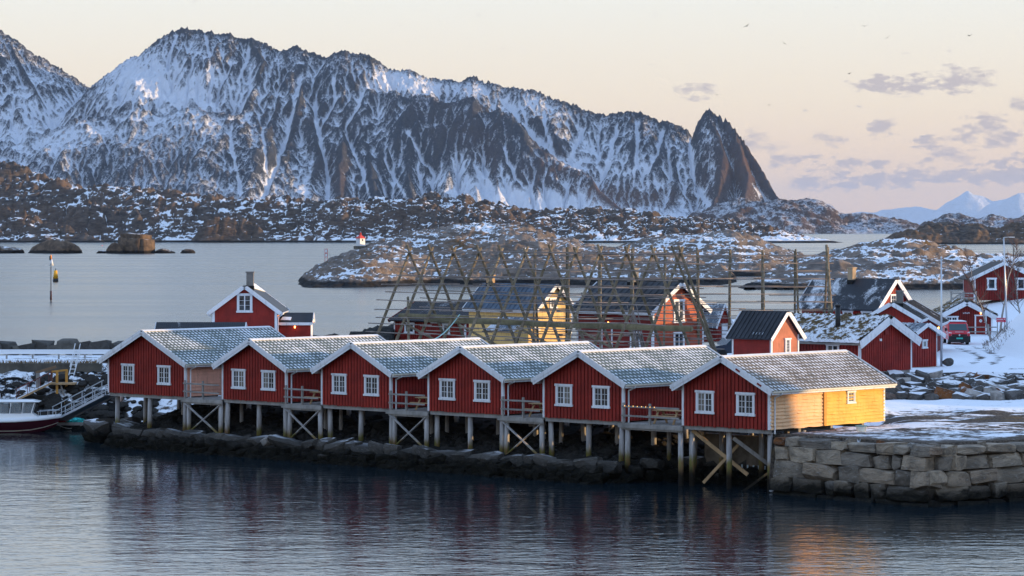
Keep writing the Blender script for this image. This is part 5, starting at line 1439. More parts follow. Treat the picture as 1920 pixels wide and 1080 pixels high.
    for k in range(8):
        sg.box(x, x + .022, -.06, -.045, 1.90, 2.03)
        if k % 2 == 0: sg.box(x + .022, x + .06, -.06, -.045, 1.99 if k % 4 else 1.90, 2.03 if k % 4 else 1.94)
        x += .078
    sg.build('lettering', M_WHITE, h.r, kind='stuff')
    d = MB(); d.tube((1.25, -.062, 1.28), (1.25, -.075, 1.28), .13, .13, 16); em = d.build('door_sign', M_WHITE, h.r)
    MB().box(1.23, 1.27, -.082, -.077, 1.22, 1.34).build('sign_mark', simple('sign_green', (.05, .25, .12), .5), em); MB().box(1.19, 1.31, -.087, -.083, 1.26, 1.30).build('sign_mark', simple('sign_green', (.05, .25, .12), .5), em)
    t = empty('porch_rail', ((1834 - HX) * 264 / F, 264, G0)); tag(t, 'grey wooden porch rail before the reception door', 'railing')
    for x in (-.95, .9): MB().box(x - .06, x + .06, -.06, .06, 0, 1.1).build('post', M_GREYW, t)
    for z in (.45, .85): MB().bar((-1.1, -.09, z), (1.6, -.09, z), .05, .09).build('rail', M_GREYW, t)
    MB().box(-1.0, 1.5, .3, 1.6, .0, .14).build('step', simple('settled_snow', SNOW, .7, .03), t)
build_village()
# ------------------------------------------------------------------ fish drying racks
def mat_pole():
    t = NT('rack_pole_wood'); r = t.rand()
    n = t.noise(1.0, 4, .6, t.coord('Object', (3, 3, 3)))
    c = t.mix(t.rng(r, 0, 1, smooth=False), (.16, .125, .085), (.27, .22, .155)); c = t.mix(t.rng(n, .4, .65), c, (.12, .095, .06))
    return t.done(c, .9, None, .15)
M_POLE = mat_pole(); M_LOG = mat_paint('mossy_log', (.19, .16, .09), .35, .9)
M_THIN = mat_paint('grey_rail_wood', (.25, .205, .18), .3, .9)
def build_racks():
    R = random.Random(77)
    A0 = at(765, 466, 221.0); A1 = at(1274, 470, 203.5)
    base = Vector((A0.x, A0.y, G0))
    t = empty('fish_drying_rack', tuple(base)); tag(t, 'long A frame fish drying rack of crossed poles and many rails', 'drying rack', 'fish drying racks')
    n = 12; along = (A1 - A0); along.z = 0; ln = along.length; ud = along.normalized(); vd = Vector((-ud.y, ud.x, 0)); vd = vd if vd.y > 0 else -vd
    Ht = A0.z - G0; sp = 4.3
    def P(s, v, z): return ud * s + vd * v + Vector((0, 0, z))
    xs = [ln * k / (n - 1) + R.uniform(-.15, .15) for k in range(n)]
    for k, s in enumerate(xs):
        for sd in (-1, 1):
            o = .09 * sd
            top = P(s + o, -sd * .32, Ht + R.uniform(.05, .35)); ft = P(s + o + R.uniform(-.1, .1), sd * sp * R.uniform(.95, 1.05), 0)
            MB().tube(ft, top, .12, .095, 7).build('frame_pole', M_POLE, t, True)
    lev = 13
    for sd in (-1, 1):
        for j in range(lev):
            z = Ht * (.97 - j * .073); v = sd * sp * (1 - z / Ht) + sd * .14
            s = -R.uniform(.4, 1.6)
            while s < ln + .3:
                L = R.uniform(5.0, 8.5); e = min(s + L, ln + R.uniform(.3, 1.5))
                MB().tube(P(s, v + R.uniform(-.03, .03), z + R.uniform(-.10, .10)), P(e, v + R.uniform(-.03, .03), z + R.uniform(-.10, .10)), .042, .034, 6).build('rail', M_THIN, t, True)
                s = e - R.uniform(.4, 1.2)
                if e >= ln + .3: break
    for (s0, s1, v, z, r) in ((-.6, 6.2, -.2, 3.05, .2), (5.6, 13.0, -.15, 2.85, .22), (12.4, ln + 1.2, -.2, 2.75, .22), (1.0, 11, .7, 2.7, .11)):
        MB().tube(P(s0, v, z), P(s1, v, z - .05), r, r * .9, 9).build('beam', M_LOG, t, True)
    for s in (2, 7.5, 13, 18.5): MB().tube(P(s, -2.4, 2.6), P(s + 2.6, .8, .4), .09, .08, 7).build('brace', M_POLE, t, True)
    MB().tube(P(ln + 1.4, 2.6, 0), P(ln - .2, -.6, Ht + .3), .11, .08, 7).build('frame_pole', M_POLE, t, True)
    MB().tube(P(-.4, 0.4, 4.4), P(1.6, -1.5, 0), .10, .1, 7).build('frame_pole', M_POLE, t, True)
    # mooring line from the beam to the cabin row
    a = base + P(5.6, -.4, 3.25); b = at(800, 642, 199); ro = empty('guy_rope', tuple(b)); tag(ro, 'pale teal rope stretched from the drying rack beam down to the cabins', 'rope')
    pts = [b.lerp(a, k / 8) - Vector((0, 0, .35 * math.sin(math.pi * k / 8))) - b for k in range(9)]
    MB().path(pts, .04, 5).build('rope', simple('teal_rope', (.35, .55, .52), .9), ro)
    # second rack, running across the view
    D = 233.0; x0 = (1003 - HX) * D / F; x1 = (1552 - HX) * D / F; zt = at(0, 474, D).z - G0
    t = empty('fish_drying_rack', (x0, D, G0)); tag(t, 'rear fish drying rack seen side on, rails level across the right', 'drying rack', 'fish drying racks')
    ln = x1 - x0; n = 10; sp = 3.4
    for k in range(n):
        s = ln * k / (n - 1)
        for sd in (-1, 1):
            MB().tube((s + .12 * sd + R.uniform(-.2, .2), sd * sp, 0), (s - .06 * sd, -sd * .3, zt + R.uniform(.1, .5)), .095, .075, 7).build('frame_pole', M_POLE, t, True)
    for sd in (-1, 1):
        for j in range(12):
            z = zt * (.97 - j * .078); v = sd * sp * (1 - z / zt) + sd * .14; s = -R.uniform(.3, 1.2)
            while True:
                e = min(s + R.uniform(5, 8.5), ln + R.uniform(.1, .5))
                MB().tube((s, v, z + R.uniform(-.06, .06)), (e, v, z + R.uniform(-.06, .06)), .038, .032, 6).build('rail', M_THIN, t, True)
                if e >= ln + .05: break
                s = e - R.uniform(.4, 1.2)
    MB().tube((ln + .15, -3.0, 0), (ln - .12, -.2, zt + .6), .15, .11, 8).build('end_pole', M_POLE, t, True)
    # bundle of spare poles leaning on the front rack
    c = ground_at(1212, 690, G0); c = at(1210, 668, 206); t = empty('pole_bundle', (c.x, c.y, G0)); tag(t, 'bundle of thin spare poles leaning upright in the drying rack', 'poles')
    for k in range(13):
        a = Vector((R.uniform(-.45, .55), R.uniform(-.3, .3), 0)); b = Vector((-.95 + R.uniform(-.3, .45), .9 + R.uniform(-.3, .3), 4.0 + R.uniform(-.5, .45)))
        MB().tube(a, b, .045, .025, 5).build('pole', M_THIN, t, True)
build_racks()

# ------------------------------------------------------------------ harbour corner on the left
M_STEELW = simple('white_painted_steel', (.75, .77, .8), .4)
M_ORANGE = mat_paint('orange_timber', (.55, .27, .06), .2, .8)
M_GALV = simple('galvanised_rail', (.48, .50, .53), .5)
M_SNOWT = simple('settled_snow', SNOW, .7, .03)
def build_harbour():
    R = random.Random(31)
    # boulders of the breakwater
    vs_ = [block_mesh('stone', M_BOULDER, 600 + i, .45) for i in range(6)]
    t = empty('boulder_barrier', (-33, 227, 4)); tag(t, 'row of big grey boulders along the snowy causeway', 'boulders')
    for (x, w, hgt) in ((-22, 36, 20), (12, 30, 19), (43, 34, 12), (53, 26, 16), (79, 31, 21), (104, 27, 13), (131, 32, 22), (155, 28, 14), (160, 20, 19), (189, 32, 21), (212, 22, 16), (234, 30, 18)):
        d = 227.0 + R.uniform(-.5, .6); X = (x - HX) * d / F; s = w * d / F; hh = hgt * d / F
        stone(t, R.choice(vs_), (X + 33, d - 227, .55 + hh * .42), (s * 1.12, s * .95, hh * 1.2), (R.uniform(-.12, .12), R.uniform(-.12, .12), R.uniform(-.5, .5)))
    t = empty('guard_rail', (-33, 221.5, 4.3)); tag(t, 'snow capped white guard rail along the causeway', 'guard rail')
    MB().box(-12, 4.2, 0, .06, .35, .62).build('rail', M_STEELW, t); MB().box(-12, 4.2, -.03, .09, .622, .68).build('snow_cap', M_SNOWT, t)
    for k in range(9): MB().box(-11.5 + k * 1.9, -11.38 + k * 1.9, .065, .16, -.2, .5).build('post', M_GREYW, t)
    t = empty('retaining_wall', (-33, 214.6, 3)); tag(t, 'dark stained concrete retaining wall above the snowy bank', 'wall')
    MB().box(-12, 4.0, 0, .5, -.3, 1.28).build('wall', simple('dark_concrete', (.10, .09, .075), .9, .45, .7), t)
    g = MB(); rr = np.random.RandomState(5)
    for i in range(2600):
        x = rr.uniform(-46, -26.5); y = rr.uniform(214.7, 217.0) if rr.rand() < .6 else rr.uniform(210.5, 214.5)
        if y < 214.6 and rr.rand() < .5: continue
        z = 4.28 if 214.6 < y < 215.2 else gz(x, y); l = rr.uniform(.12, .42); p = Vector((x, y, z)); v = Vector((rr.normal(0, .4), rr.normal(0, .4), .8)) * l; w = Vector((1, rr.normal(), 0)).normalized() * .035
        g.add([p - w, p + w, p + v], [(0, 1, 2)])
    tag(g.build('dry_grass', mat_paint('dead_grass', (.20, .13, .065), .3, .95)), 'dead grass along the causeway bank', kind='stuff')
    # scattered rocks in the bank
    me_r = [rock_mesh('tmp', M_SHORE, 700 + i, 1, 1, .7, 2, .3, facet=5) for i in range(4)]
    V = []; Fs = []; off = 0
    for i in range(420):
        x = rr.uniform(-44, -24.5); y = rr.uniform(206.5, 214.0); s = rr.uniform(.15, .55); m = me_r[i % 4]
        co = np.array([v.co[:] for v in m.vertices]) * s * np.array([rr.uniform(.8, 1.5), 1, 1]); z = gz(x, y)
        if z < -.8: continue
        V.append(co + np.array([x, y, z])); Fs += [tuple(off + j for j in p.vertices) for p in m.polygons]; off += len(co)
    me = bpy.data.meshes.new('bank_rocks'); me.from_pydata(np.concatenate(V).tolist(), [], Fs); me.materials.append(M_SHORE)
    tag(link('bank_rocks', me), 'dark wet rocks littering the bank by the boat', kind='stuff')
    for m in me_r: bpy.data.meshes.remove(m)
    # orange post frame with a platform
    t = empty('landing_stage', tuple(at(113, 718, 211.5))); tag(t, 'small landing stage with an orange timber post frame', 'landing stage'); px = 211.5 / F
    for (x, yt, yb, dy) in ((107, 696, 740, 0), (122, 694, 727, .7)): MB().box((x - 113) * px - .08, (x - 113) * px + .08, dy - .08, dy + .08, (718 - yb) * px, (718 - yt) * px).build('post', M_ORANGE, t)
    MB().bar(((97 - 113) * px, 0, (718 - 697) * px), ((123 - 113) * px, .7, (718 - 694.5) * px), .14, .12).build('cross_beam', M_ORANGE, t)
    MB().box(-.75, 1.0, -.2, 1.4, -.12, 0).build('platform', M_NEWW, t); MB().bar((.0, .1, -.1), (.25, .2, -.95), .1, .1).build('strut', M_GREYW, t)
    t = empty('timber_gallows', tuple(at(71, 722, 211.8))); tag(t, 'brown timber post with a slanting beam above the ramp', 'timber frame')
    MB().box(-.12, .12, -.12, .12, -.2, .85).build('post', M_GREYW, t); MB().bar((-.15, 0, .85), (1.25, .1, 1.28), .16, .18).build('beam', mat_paint('brown_timber', (.22, .14, .085), .3, .9), t)
    MB().box(.88, 1.02, 0, .14, .2, 1.05).build('post', mat_paint('brown_timber_dark', (.14, .07, .05), .3, .9), t)
    t = empty('boarding_ramp', tuple(at(30, 750, 210.5))); tag(t, 'snowy rusty boarding ramp sloping down behind the boat', 'ramp')
    p0 = Vector((0, 0, 0)); p1 = at(97, 717, 211.0) - at(30, 750, 210.5)
    MB().bar(p0, p1, .9, .12).build('walkway', M_NEWW, t); MB().bar(p0 + Vector((0, 0, .075)), p1 + Vector((0, 0, .075)), .8, .02).build('snow_cover', simple('thin_snow', (.6, .6, .62), .8, .3, 6), t)
    for dy in (-.5, .5):
        MB().bar(p0 + Vector((0, dy, .75)), p1 + Vector((0, dy, .75)), .04, .04).build('handrail', mat_paint('rusty_steel', (.18, .05, .04), .3), t)
        for f in (0.05, .35, .65, .95): q = p0.lerp(p1, f); MB().bar(q + Vector((0, dy, 0)), q + Vector((0, dy, .75)), .035, .035).build('baluster', mat_paint('rusty_steel', (.18, .05, .04), .3), t)
    t = empty('steel_ladder', tuple(at(133, 704, 213.4))); tag(t, 'pale steel ladder stair against the retaining wall', 'ladder')
    for x in (-.16, .2): MB().bar((x, 0, 0), (x + .32, 1.1, 1.75), .05, .05).build('stile', M_STEELW, t); MB().bar((x + .1, -.1, .6), (x + .32, 1.0, 2.2), .04, .04).build('handrail', M_STEELW, t)
    for k in range(6): f = (k + .5) / 6; MB().bar((-.16 + .32 * f, 1.1 * f, 1.75 * f), (.2 + .32 * f, 1.1 * f, 1.75 * f), .04, .06).build('rung', M_STEELW, t)
    MB().bar((-.55, .9, 1.28), (.6, .9, 1.24), .06, .05).build('crossbar', M_STEELW, t)
    # floating dock with nets, and the gangway
    dk = at(128, 787, 209.0); t = empty('floating_dock', (dk.x, dk.y, 0)); tag(t, 'small floating dock with snowy deck beside the boat', 'dock')
    for k in range(12): MB().box(-1.35, 1.2, -.6 + k * .2, -.42 + k * .2, .42, .47).build('deck_plank', M_GREYW, t)
    MB().box(-1.4, 1.25, -.68, -.605, .30, .50).build('edge_beam', M_GREYW, t)
    for x in (-.95, .75): MB().box(x - .45, x + .45, -.55, 1.7, -.4, .415).build('float', simple('black_plastic', (.02, .02, .02), .6), t)
    MB().path([(-.6 + .14 * k, -.72, .33 - .24 * math.sin(math.pi * k / 12)) for k in range(13)], .025, 5).build('mooring_rope', simple('grey_rope', (.35, .33, .3), .9), t)
    n = rock_mesh('net_pile', simple('teal_net', (.03, .36, .34), .95, .6, 8), 9, .62, .45, .22, 4, .5); o = link('net_pile', n, None, (dk.x + .5, dk.y + .1, .58)); tag(o, 'heap of teal fishing net lying on the dock', 'fishing net')
    n = rock_mesh('tarp', simple('red_tarp', (.4, .03, .05), .8, .3, 5), 12, .55, .3, .07, 3, .4); o = link('folded_tarp', n, None, (dk.x - .55, dk.y + .1, .52)); tag(o, 'flat red tarp lying on the dock beside the net', 'tarp')
    t = empty('gangway', (dk.x - .75, dk.y + .1, .5)); tag(t, 'aluminium gangway with rails rising from the dock', 'gangway')
    g1 = at(206, 741, 200.5) - Vector((dk.x - .75, dk.y + .1, .5)); sd = Vector((-g1.y, g1.x, 0)).normalized()
    for s in (-.45, .45):
        o = sd * s
        MB().bar(o, g1 + o, .08, .16).build('stringer', M_GALV, t)
        for z, w in ((1.0, .05), (.62, .04), (.30, .035)): MB().bar(o + Vector((0, 0, z)) + (g1 * .02), g1 + o + Vector((0, 0, z)), w, w).build('rail', M_GALV, t)
        for f in (.03, .2, .4, .6, .8, .97): q = g1 * f + o; MB().bar(q, q + Vector((0, 0, 1.0)), .05, .05).build('baluster', M_GALV, t)
    MB().bar((0, 0, .03), g1 + Vector((0, 0, .03)), .8, .03).build('tread', M_GALV, t)
    # fenders under the first cabin
    f = at(227, 748, 197.5); o = link('buoy_fender', rock_mesh('buoy_fender', simple('pale_pink_plastic', (.72, .56, .5), .4), 3, .15, .15, .2, 3, .02), None, tuple(f)); tag(o, 'pale pink buoy hanging under the leftmost cabin', 'buoy')
    MB().tube((0, 0, .18), (0, 0, .9), .012, .012, 5).build('cord', M_GREYW, o)
    f = at(221, 759, 197.6); o = link('buoy_fender', rock_mesh('buoy_fender', simple('crimson_plastic', (.5, .03, .08), .4), 4, .09, .09, .12, 3, .02), None, tuple(f)); tag(o, 'small crimson float hanging under the leftmost cabin', 'buoy'); MB().tube((0, 0, .1), (0, 0, 1.2), .012, .012, 5).build('cord', M_GREYW, o)
build_harbour()

def build_boat():
    t = empty('motorboat', ((18 - HX) * 206.0 / F, 206.0, 0), math.radians(4)); tag(t, 'white and maroon cabin motorboat moored at the left edge', 'boat')
    M_MAR = simple('maroon_gelcoat', (.075, .012, .022), .12, 0, 1, 0, .6); M_GEL = simple('white_gelcoat', (.8, .81, .82), .2, 0, 1, 0, .5)
    st = [(-3.6, 1.05, .95), (-2.4, 1.18, .93), (-1.0, 1.22, .93), (.4, 1.16, .95), (1.5, .96, 1.0), (2.4, .62, 1.06), (3.0, .28, 1.12), (3.42, .02, 1.16)]
    def ring(x, b, g, z0, z1, fl):
        k = max(0, (x - .5) / 2.9)
        keel = -.35 + .75 * k ** 2.2
        pts = []
        for f in np.linspace(0, 1, 7):
            z = keel + (z1 - keel) * f; w = b * (f ** .55) * (1 - .12 * (1 - f))
            pts.append((x - .28 * k * (1 - f), z, w))
        return pts
    hull = MB(); rings = []
    for (x, b, g) in st:
        r = ring(x, b, g, 0, g - .22, 0); rings.append([(a, w, z) for (a, z, w) in r][::-1] + [(a, -w, z) for (a, z, w) in r][1:])
    hull.loft(rings, close=False, caps=False)
    hull.add(rings[0], [tuple(range(len(rings[0])))])
    hull.build('hull', M_MAR, t, True)
    def strip(z0f, z1f, out, mat, name):
        mb = MB(); rr = []
        for (x, b, g) in st:
            k = max(0, (x - .5) / 2.9); keel = -.35 + .75 * k ** 2.2; zt = g - .22
            row = []
            for f in (z0f, z1f): z = keel + (zt - keel) * f; w = b * (f ** .55) * (1 - .12 * (1 - f)) + out; row.append((x - .28 * k * (1 - f) + (.03 if x > 3 else 0), z, w))
            rr.append(row)
        for s in (-1, 1):
            mb.loft([[(a, s * w, z) for (a, z, w) in r] for r in rr], close=False, caps=False)
        mb.build(name, mat, t, True)
    strip(.40, .46, .02, M_CREAM, 'waterline_stripe')
    gun = MB(); rr = []
    for (x, b, g) in st: xo = x + (.06 if x > 3 else 0); rr.append([(xo, b * .99 + .005, g - .225), (xo, b + .035, g - .18), (xo, b * .9 + .01, g + .05), (xo, -b * .9 - .01, g + .05), (xo, -b - .035, g - .18), (xo, -b * .99 - .005, g - .225)])
    gun.loft(rr, close=True, caps=True); gun.build('deck', M_GEL, t, True)
    cab = MB()
    lo = [(-1.25, .85), (1.75, .62)]; 
    cab.loft([[(-1.35, -.86, .95), (1.95, -.55, 1.05), (1.95, .55, 1.05), (-1.35, .86, .95)], [(-1.28, -.84, 1.30), (1.55, -.58, 1.30), (1.55, .58, 1.30), (-1.28, .84, 1.30)]], True, True); cab.build('coachroof', M_GEL, t)
    for (x0, x1, y0, y1, nm) in ((-1.2, -.62, .80, .76, 'pillar'), (.02, .10, .73, .71, 'pillar'), (.85, .92, .67, .65, 'pillar')):
        for s in (-1, 1): MB().add([(x0, s * y0, 1.3), (x1, s * y0, 1.3), (x1 + .0, s * y1, 2.02), (x0 + .18, s * y1, 2.02), (x0, s * (y0 - .05), 1.3), (x1, s * (y0 - .05), 1.3), (x1, s * (y1 - .05), 2.02), (x0 + .18, s * (y1 - .05), 2.02)], [(0, 1, 2, 3), (7, 6, 5, 4), (0, 4, 5, 1), (1, 5, 6, 2), (2, 6, 7, 3), (3, 7, 4, 0)]).build(nm, M_GEL, t)
    for s in (-1, 1): MB().bar((1.5, s * .55, 1.3), (1.72, s * .54, 2.02), .07, .07).build('pillar', M_GEL, t)
    gl = NT('boat_glass'); gl.b.inputs['Transmission Weight'].default_value = .75; gl.b.inputs['IOR'].default_value = 1.1; M_BG = gl.done((.75, .8, .82), .05)
    for s in (-1, 1):
        for (x0, x1, ya, yb) in ((-.60, .0, .77, .74), (.12, .84, .72, .69), (.94, 1.55, .65, .58)):
            MB().add([(x0, s * ya, 1.31), (x1, s * yb, 1.31), (x1 + (.12 if x1 > 1.5 else 0), s * (yb - .03), 2.0), (x0, s * (ya - .03), 2.0)], [(0, 1, 2, 3)]).build('pane', M_BG, t)
    MB().add([(1.53, -.54, 1.31), (1.53, .54, 1.31), (1.74, .52, 2.0), (1.74, -.52, 2.0)], [(0, 1, 2, 3)]).build('windscreen', M_BG, t)
    MB().loft([[(-1.5, -.8, 2.025), (2.0, -.62, 2.025), (2.0, .62, 2.025), (-1.5, .8, 2.025)], [(-1.62, -.86, 2.10), (2.1, -.68, 2.08), (2.1, .68, 2.08), (-1.62, .86, 2.10)], [(-1.3, -.66, 2.22), (1.6, -.5, 2.2), (1.6, .5, 2.2), (-1.3, .66, 2.22)]], True, True).build('roof', M_GEL, t)
    for y in (-.45, .45): MB().box(-.3, .25, y - .22, y + .22, 1.05, 1.75).build('seat', simple('dark_upholstery', (.03, .03, .035), .7), t)
    for s in (-1, 1):
        MB().path([(1.9, s * .78, 1.42), (2.6, s * .5, 1.46), (3.15, s * .24, 1.48), (3.4, 0, 1.48)], .02, 6).build('bow_rail', M_ALU, t)
        for (x, y) in ((2.0, .74), (2.6, .5), (3.1, .26)): MB().tube((x, s * y, 1.08), (x, s * y, 1.44), .016, .016, 6).build('stanchion', M_ALU, t)
    MB().tube((-.9, .3, 2.2), (-.9, .3, 3.1), .012, .006, 5).build('antenna', M_WHITE, t); MB().tube((-.65, .1, 2.2), (-.65, .1, 2.62), .02, .02, 6).build('mast_light', M_WHITE, t)
    MB().loft([[(-3.4, -.95, 1.0), (-1.4, -.9, 1.0), (-1.4, .9, 1.0), (-3.4, .95, 1.0)], [(-3.0, -.8, 1.85), (-1.55, -.82, 2.0), (-1.55, .82, 2.0), (-3.0, .8, 1.85)]], True, True).build('canopy', simple('grey_canvas', (.22, .24, .3), .8, .3), t)
build_boat()

# ------------------------------------------------------------------ seamarks, lighthouse, gulls
def build_marks():
    R = random.Random(8)
    b = ground_at(95.5, 565, 0); px = b.y / F
    t = empty('navigation_beacon', tuple(b)); tag(t, 'tall thin steel sea beacon with white cone and orange lantern', 'beacon')
    MB().tube((0, 0, -1), (0, 0, 47 * px * 1.40), .09, .08, 8).build('mast', simple('dark_steel', (.05, .04, .045), .6), t, True)
    MB().bar((.3, 0, 0), (.3, 0, 66 * px), .05, .05).build('ladder', M_STEELW, t)
    MB().tube((.12, 0, 67 * px), (.12, 0, 79 * px), .42, .12, 12).build('topmark', M_STEELW, t, True)
    MB().tube((0, 0, 79 * px), (0, 0, 87 * px), .17, .14, 10).build('lantern', simple('signal_orange', (.85, .28, .04), .5), t, True)
    MB().box(-.28, -.05, -.12, .12, 77 * px, 85 * px).build('solar_panel', M_DARK, t); MB().bar((-1.1, 0, 68 * px), (0, 0, 68 * px), .06, .05).build('arm', M_STEELW, t)
    MB().tube((0, 0, .2), (0, 0, 2.0), .2, .17, 8).build('mast_sleeve', simple('rust_brown', (.07, .03, .03), .8), t, True)
    b = ground_at(104.3, 528, 0); px = b.y / F
    t = empty('channel_buoy', tuple(b)); tag(t, 'yellow orange conical channel buoy floating beside the beacon', 'buoy')
    MB().tube((0, 0, -.4), (0, 0, 5.5 * px), .72, .74, 14).build('float', simple('black_float', (.02, .018, .018), .5), t, True)
    MB().tube((0, 0, 5.6 * px), (0, 0, 21 * px), .68, .42, 14).build('cone', simple('buoy_yellow', (.85, .42, .03), .45), t, True)
    MB().tube((0, 0, 21 * px), (0, 0, 25 * px), .1, .07, 8).build('topmark', M_DARK, t)
    # little lighthouse
    b = at(676, 459, 800); t = empty('lighthouse', (b.x, b.y, b.z - .3), math.radians(42)); tag(t, 'tiny white lighthouse with a red roof on the rock island', 'lighthouse')
    MB().box(-.85, .85, -.85, .85, 0, 2.0).build('tower', M_WHITE, t)
    MB().loft([[(-1.05, -1.05, 2.0), (1.05, -1.05, 2.0), (1.05, 1.05, 2.0), (-1.05, 1.05, 2.0)], [(-.2, -.2, 2.85), (.2, -.2, 2.85), (.2, .2, 2.85), (-.2, .2, 2.85)]], True, True).build('roof', simple('lighthouse_red', (.6, .06, .04), .5), t)
    MB().tube((0, 0, 2.8), (0, 0, 3.5), .24, .2, 10).build('lantern', simple('lighthouse_red', (.6, .06, .04), .5), t); MB().box(-.15, .15, -.9, -.853, 1.3, 1.8).build('window', M_DARK, t)
    MB().box(-1.3, 1.3, -1.3, 1.3, -.8, -.003).build('plinth', simple('dark_concrete', (.10, .09, .075), .9, .45, .7), t)
    b = at(611.5, 487, 806); t = empty('leading_mark', (b.x, b.y, b.z)); tag(t, 'red and white framed leading mark at the tip of the island', 'sea mark'); px = 806 / F
    MR = simple('mark_red', (.5, .05, .06), .5)
    for x in (-2.4, 2.4):
        MB().box(x * px - .05, x * px + .05, -.05, .05, -.8, 20 * px).build('post', MR, t)
    for z in (4.5, 11.5, 12.5, 19.6): MB().box(-2.3 * px, 2.3 * px, -.04, .04, z * px, z * px + .12).build('bar', MR, t)
    for z in (5.5, 13.6): MB().box(-1.9 * px, 1.9 * px, -.015, .015, z * px + .1, z * px + .7).build('panel', M_WHITE, t)
    MB().bar((.3, 0, 16 * px), (9 * px, .5, 7 * px), .04, .04).build('stay', M_DARK, t); MB().bar((.3, 0, 12 * px), (7 * px, .5, 6 * px), .04, .04).build('stay', M_DARK, t)
    # red mooring float in the bay
    b = ground_at(191.5, 461, 0); o = link('mooring_float', rock_mesh('mooring_float', simple('float_red', (.6, .06, .05), .5), 2, .7, .7, .6, 2, .02), None, tuple(b)); tag(o, 'tiny red float far out in the bay', 'float')
    # gulls
    GM = simple('gull_grey', (.06, .055, .05), .8)
    pos = [(1400, 49, .5, 'highest gull at the left of the flock'), (1470, 81, .6, 'gull below the highest left gull'), (1621, 49, .9, 'highest gull above the middle of the flock'), (1664, 71, 1.1, 'gull just right of the highest middle gull'), (1818, 67, 1.3, 'gull farthest right, above the long cloud'),
           (1593, 138, .9, 'gull just left of the long dark cloud'), (1442, 197, 1.2, 'lowest gull, right of the tower peak'), (1344, 178, .7, 'gull close above the tower peak')]
    for i, (x, y, s, lab) in enumerate(pos):
        t = empty('gull', tuple(at(x, y, 1150 + 40 * i)), R.uniform(0, 3)); tag(t, lab, 'gull', 'gulls in the sky')
        t.rotation_euler = (R.uniform(-.5, .5), R.uniform(-.7, .7), R.uniform(-.6, .6)); t.scale = (1.5 + .5 * s,) * 3
        MB().loft([[(.02 * math.cos(a), -.32, .02 * math.sin(a)) for a in np.linspace(0, 5.2, 6)], [(.08 * math.cos(a), -.1, .08 * math.sin(a)) for a in np.linspace(0, 5.2, 6)], [(.07 * math.cos(a), .15, .07 * math.sin(a)) for a in np.linspace(0, 5.2, 6)], [(.02 * math.cos(a), .36, .02 * math.sin(a)) for a in np.linspace(0, 5.2, 6)]], True, True).build('body', GM, t)
        for sd in (-1, 1): MB().loft([[(sd * .05, -.14, .03), (sd * .05, .12, .03), (sd * .05, .1, .0)], [(sd * .38, -.06, .2), (sd * .38, .12, .2), (sd * .38, .1, .18)], [(sd * .78, .05, .1), (sd * .78, .12, .1), (sd * .78, .1, .09)]], True, True).build('wing', GM, t)
build_marks()

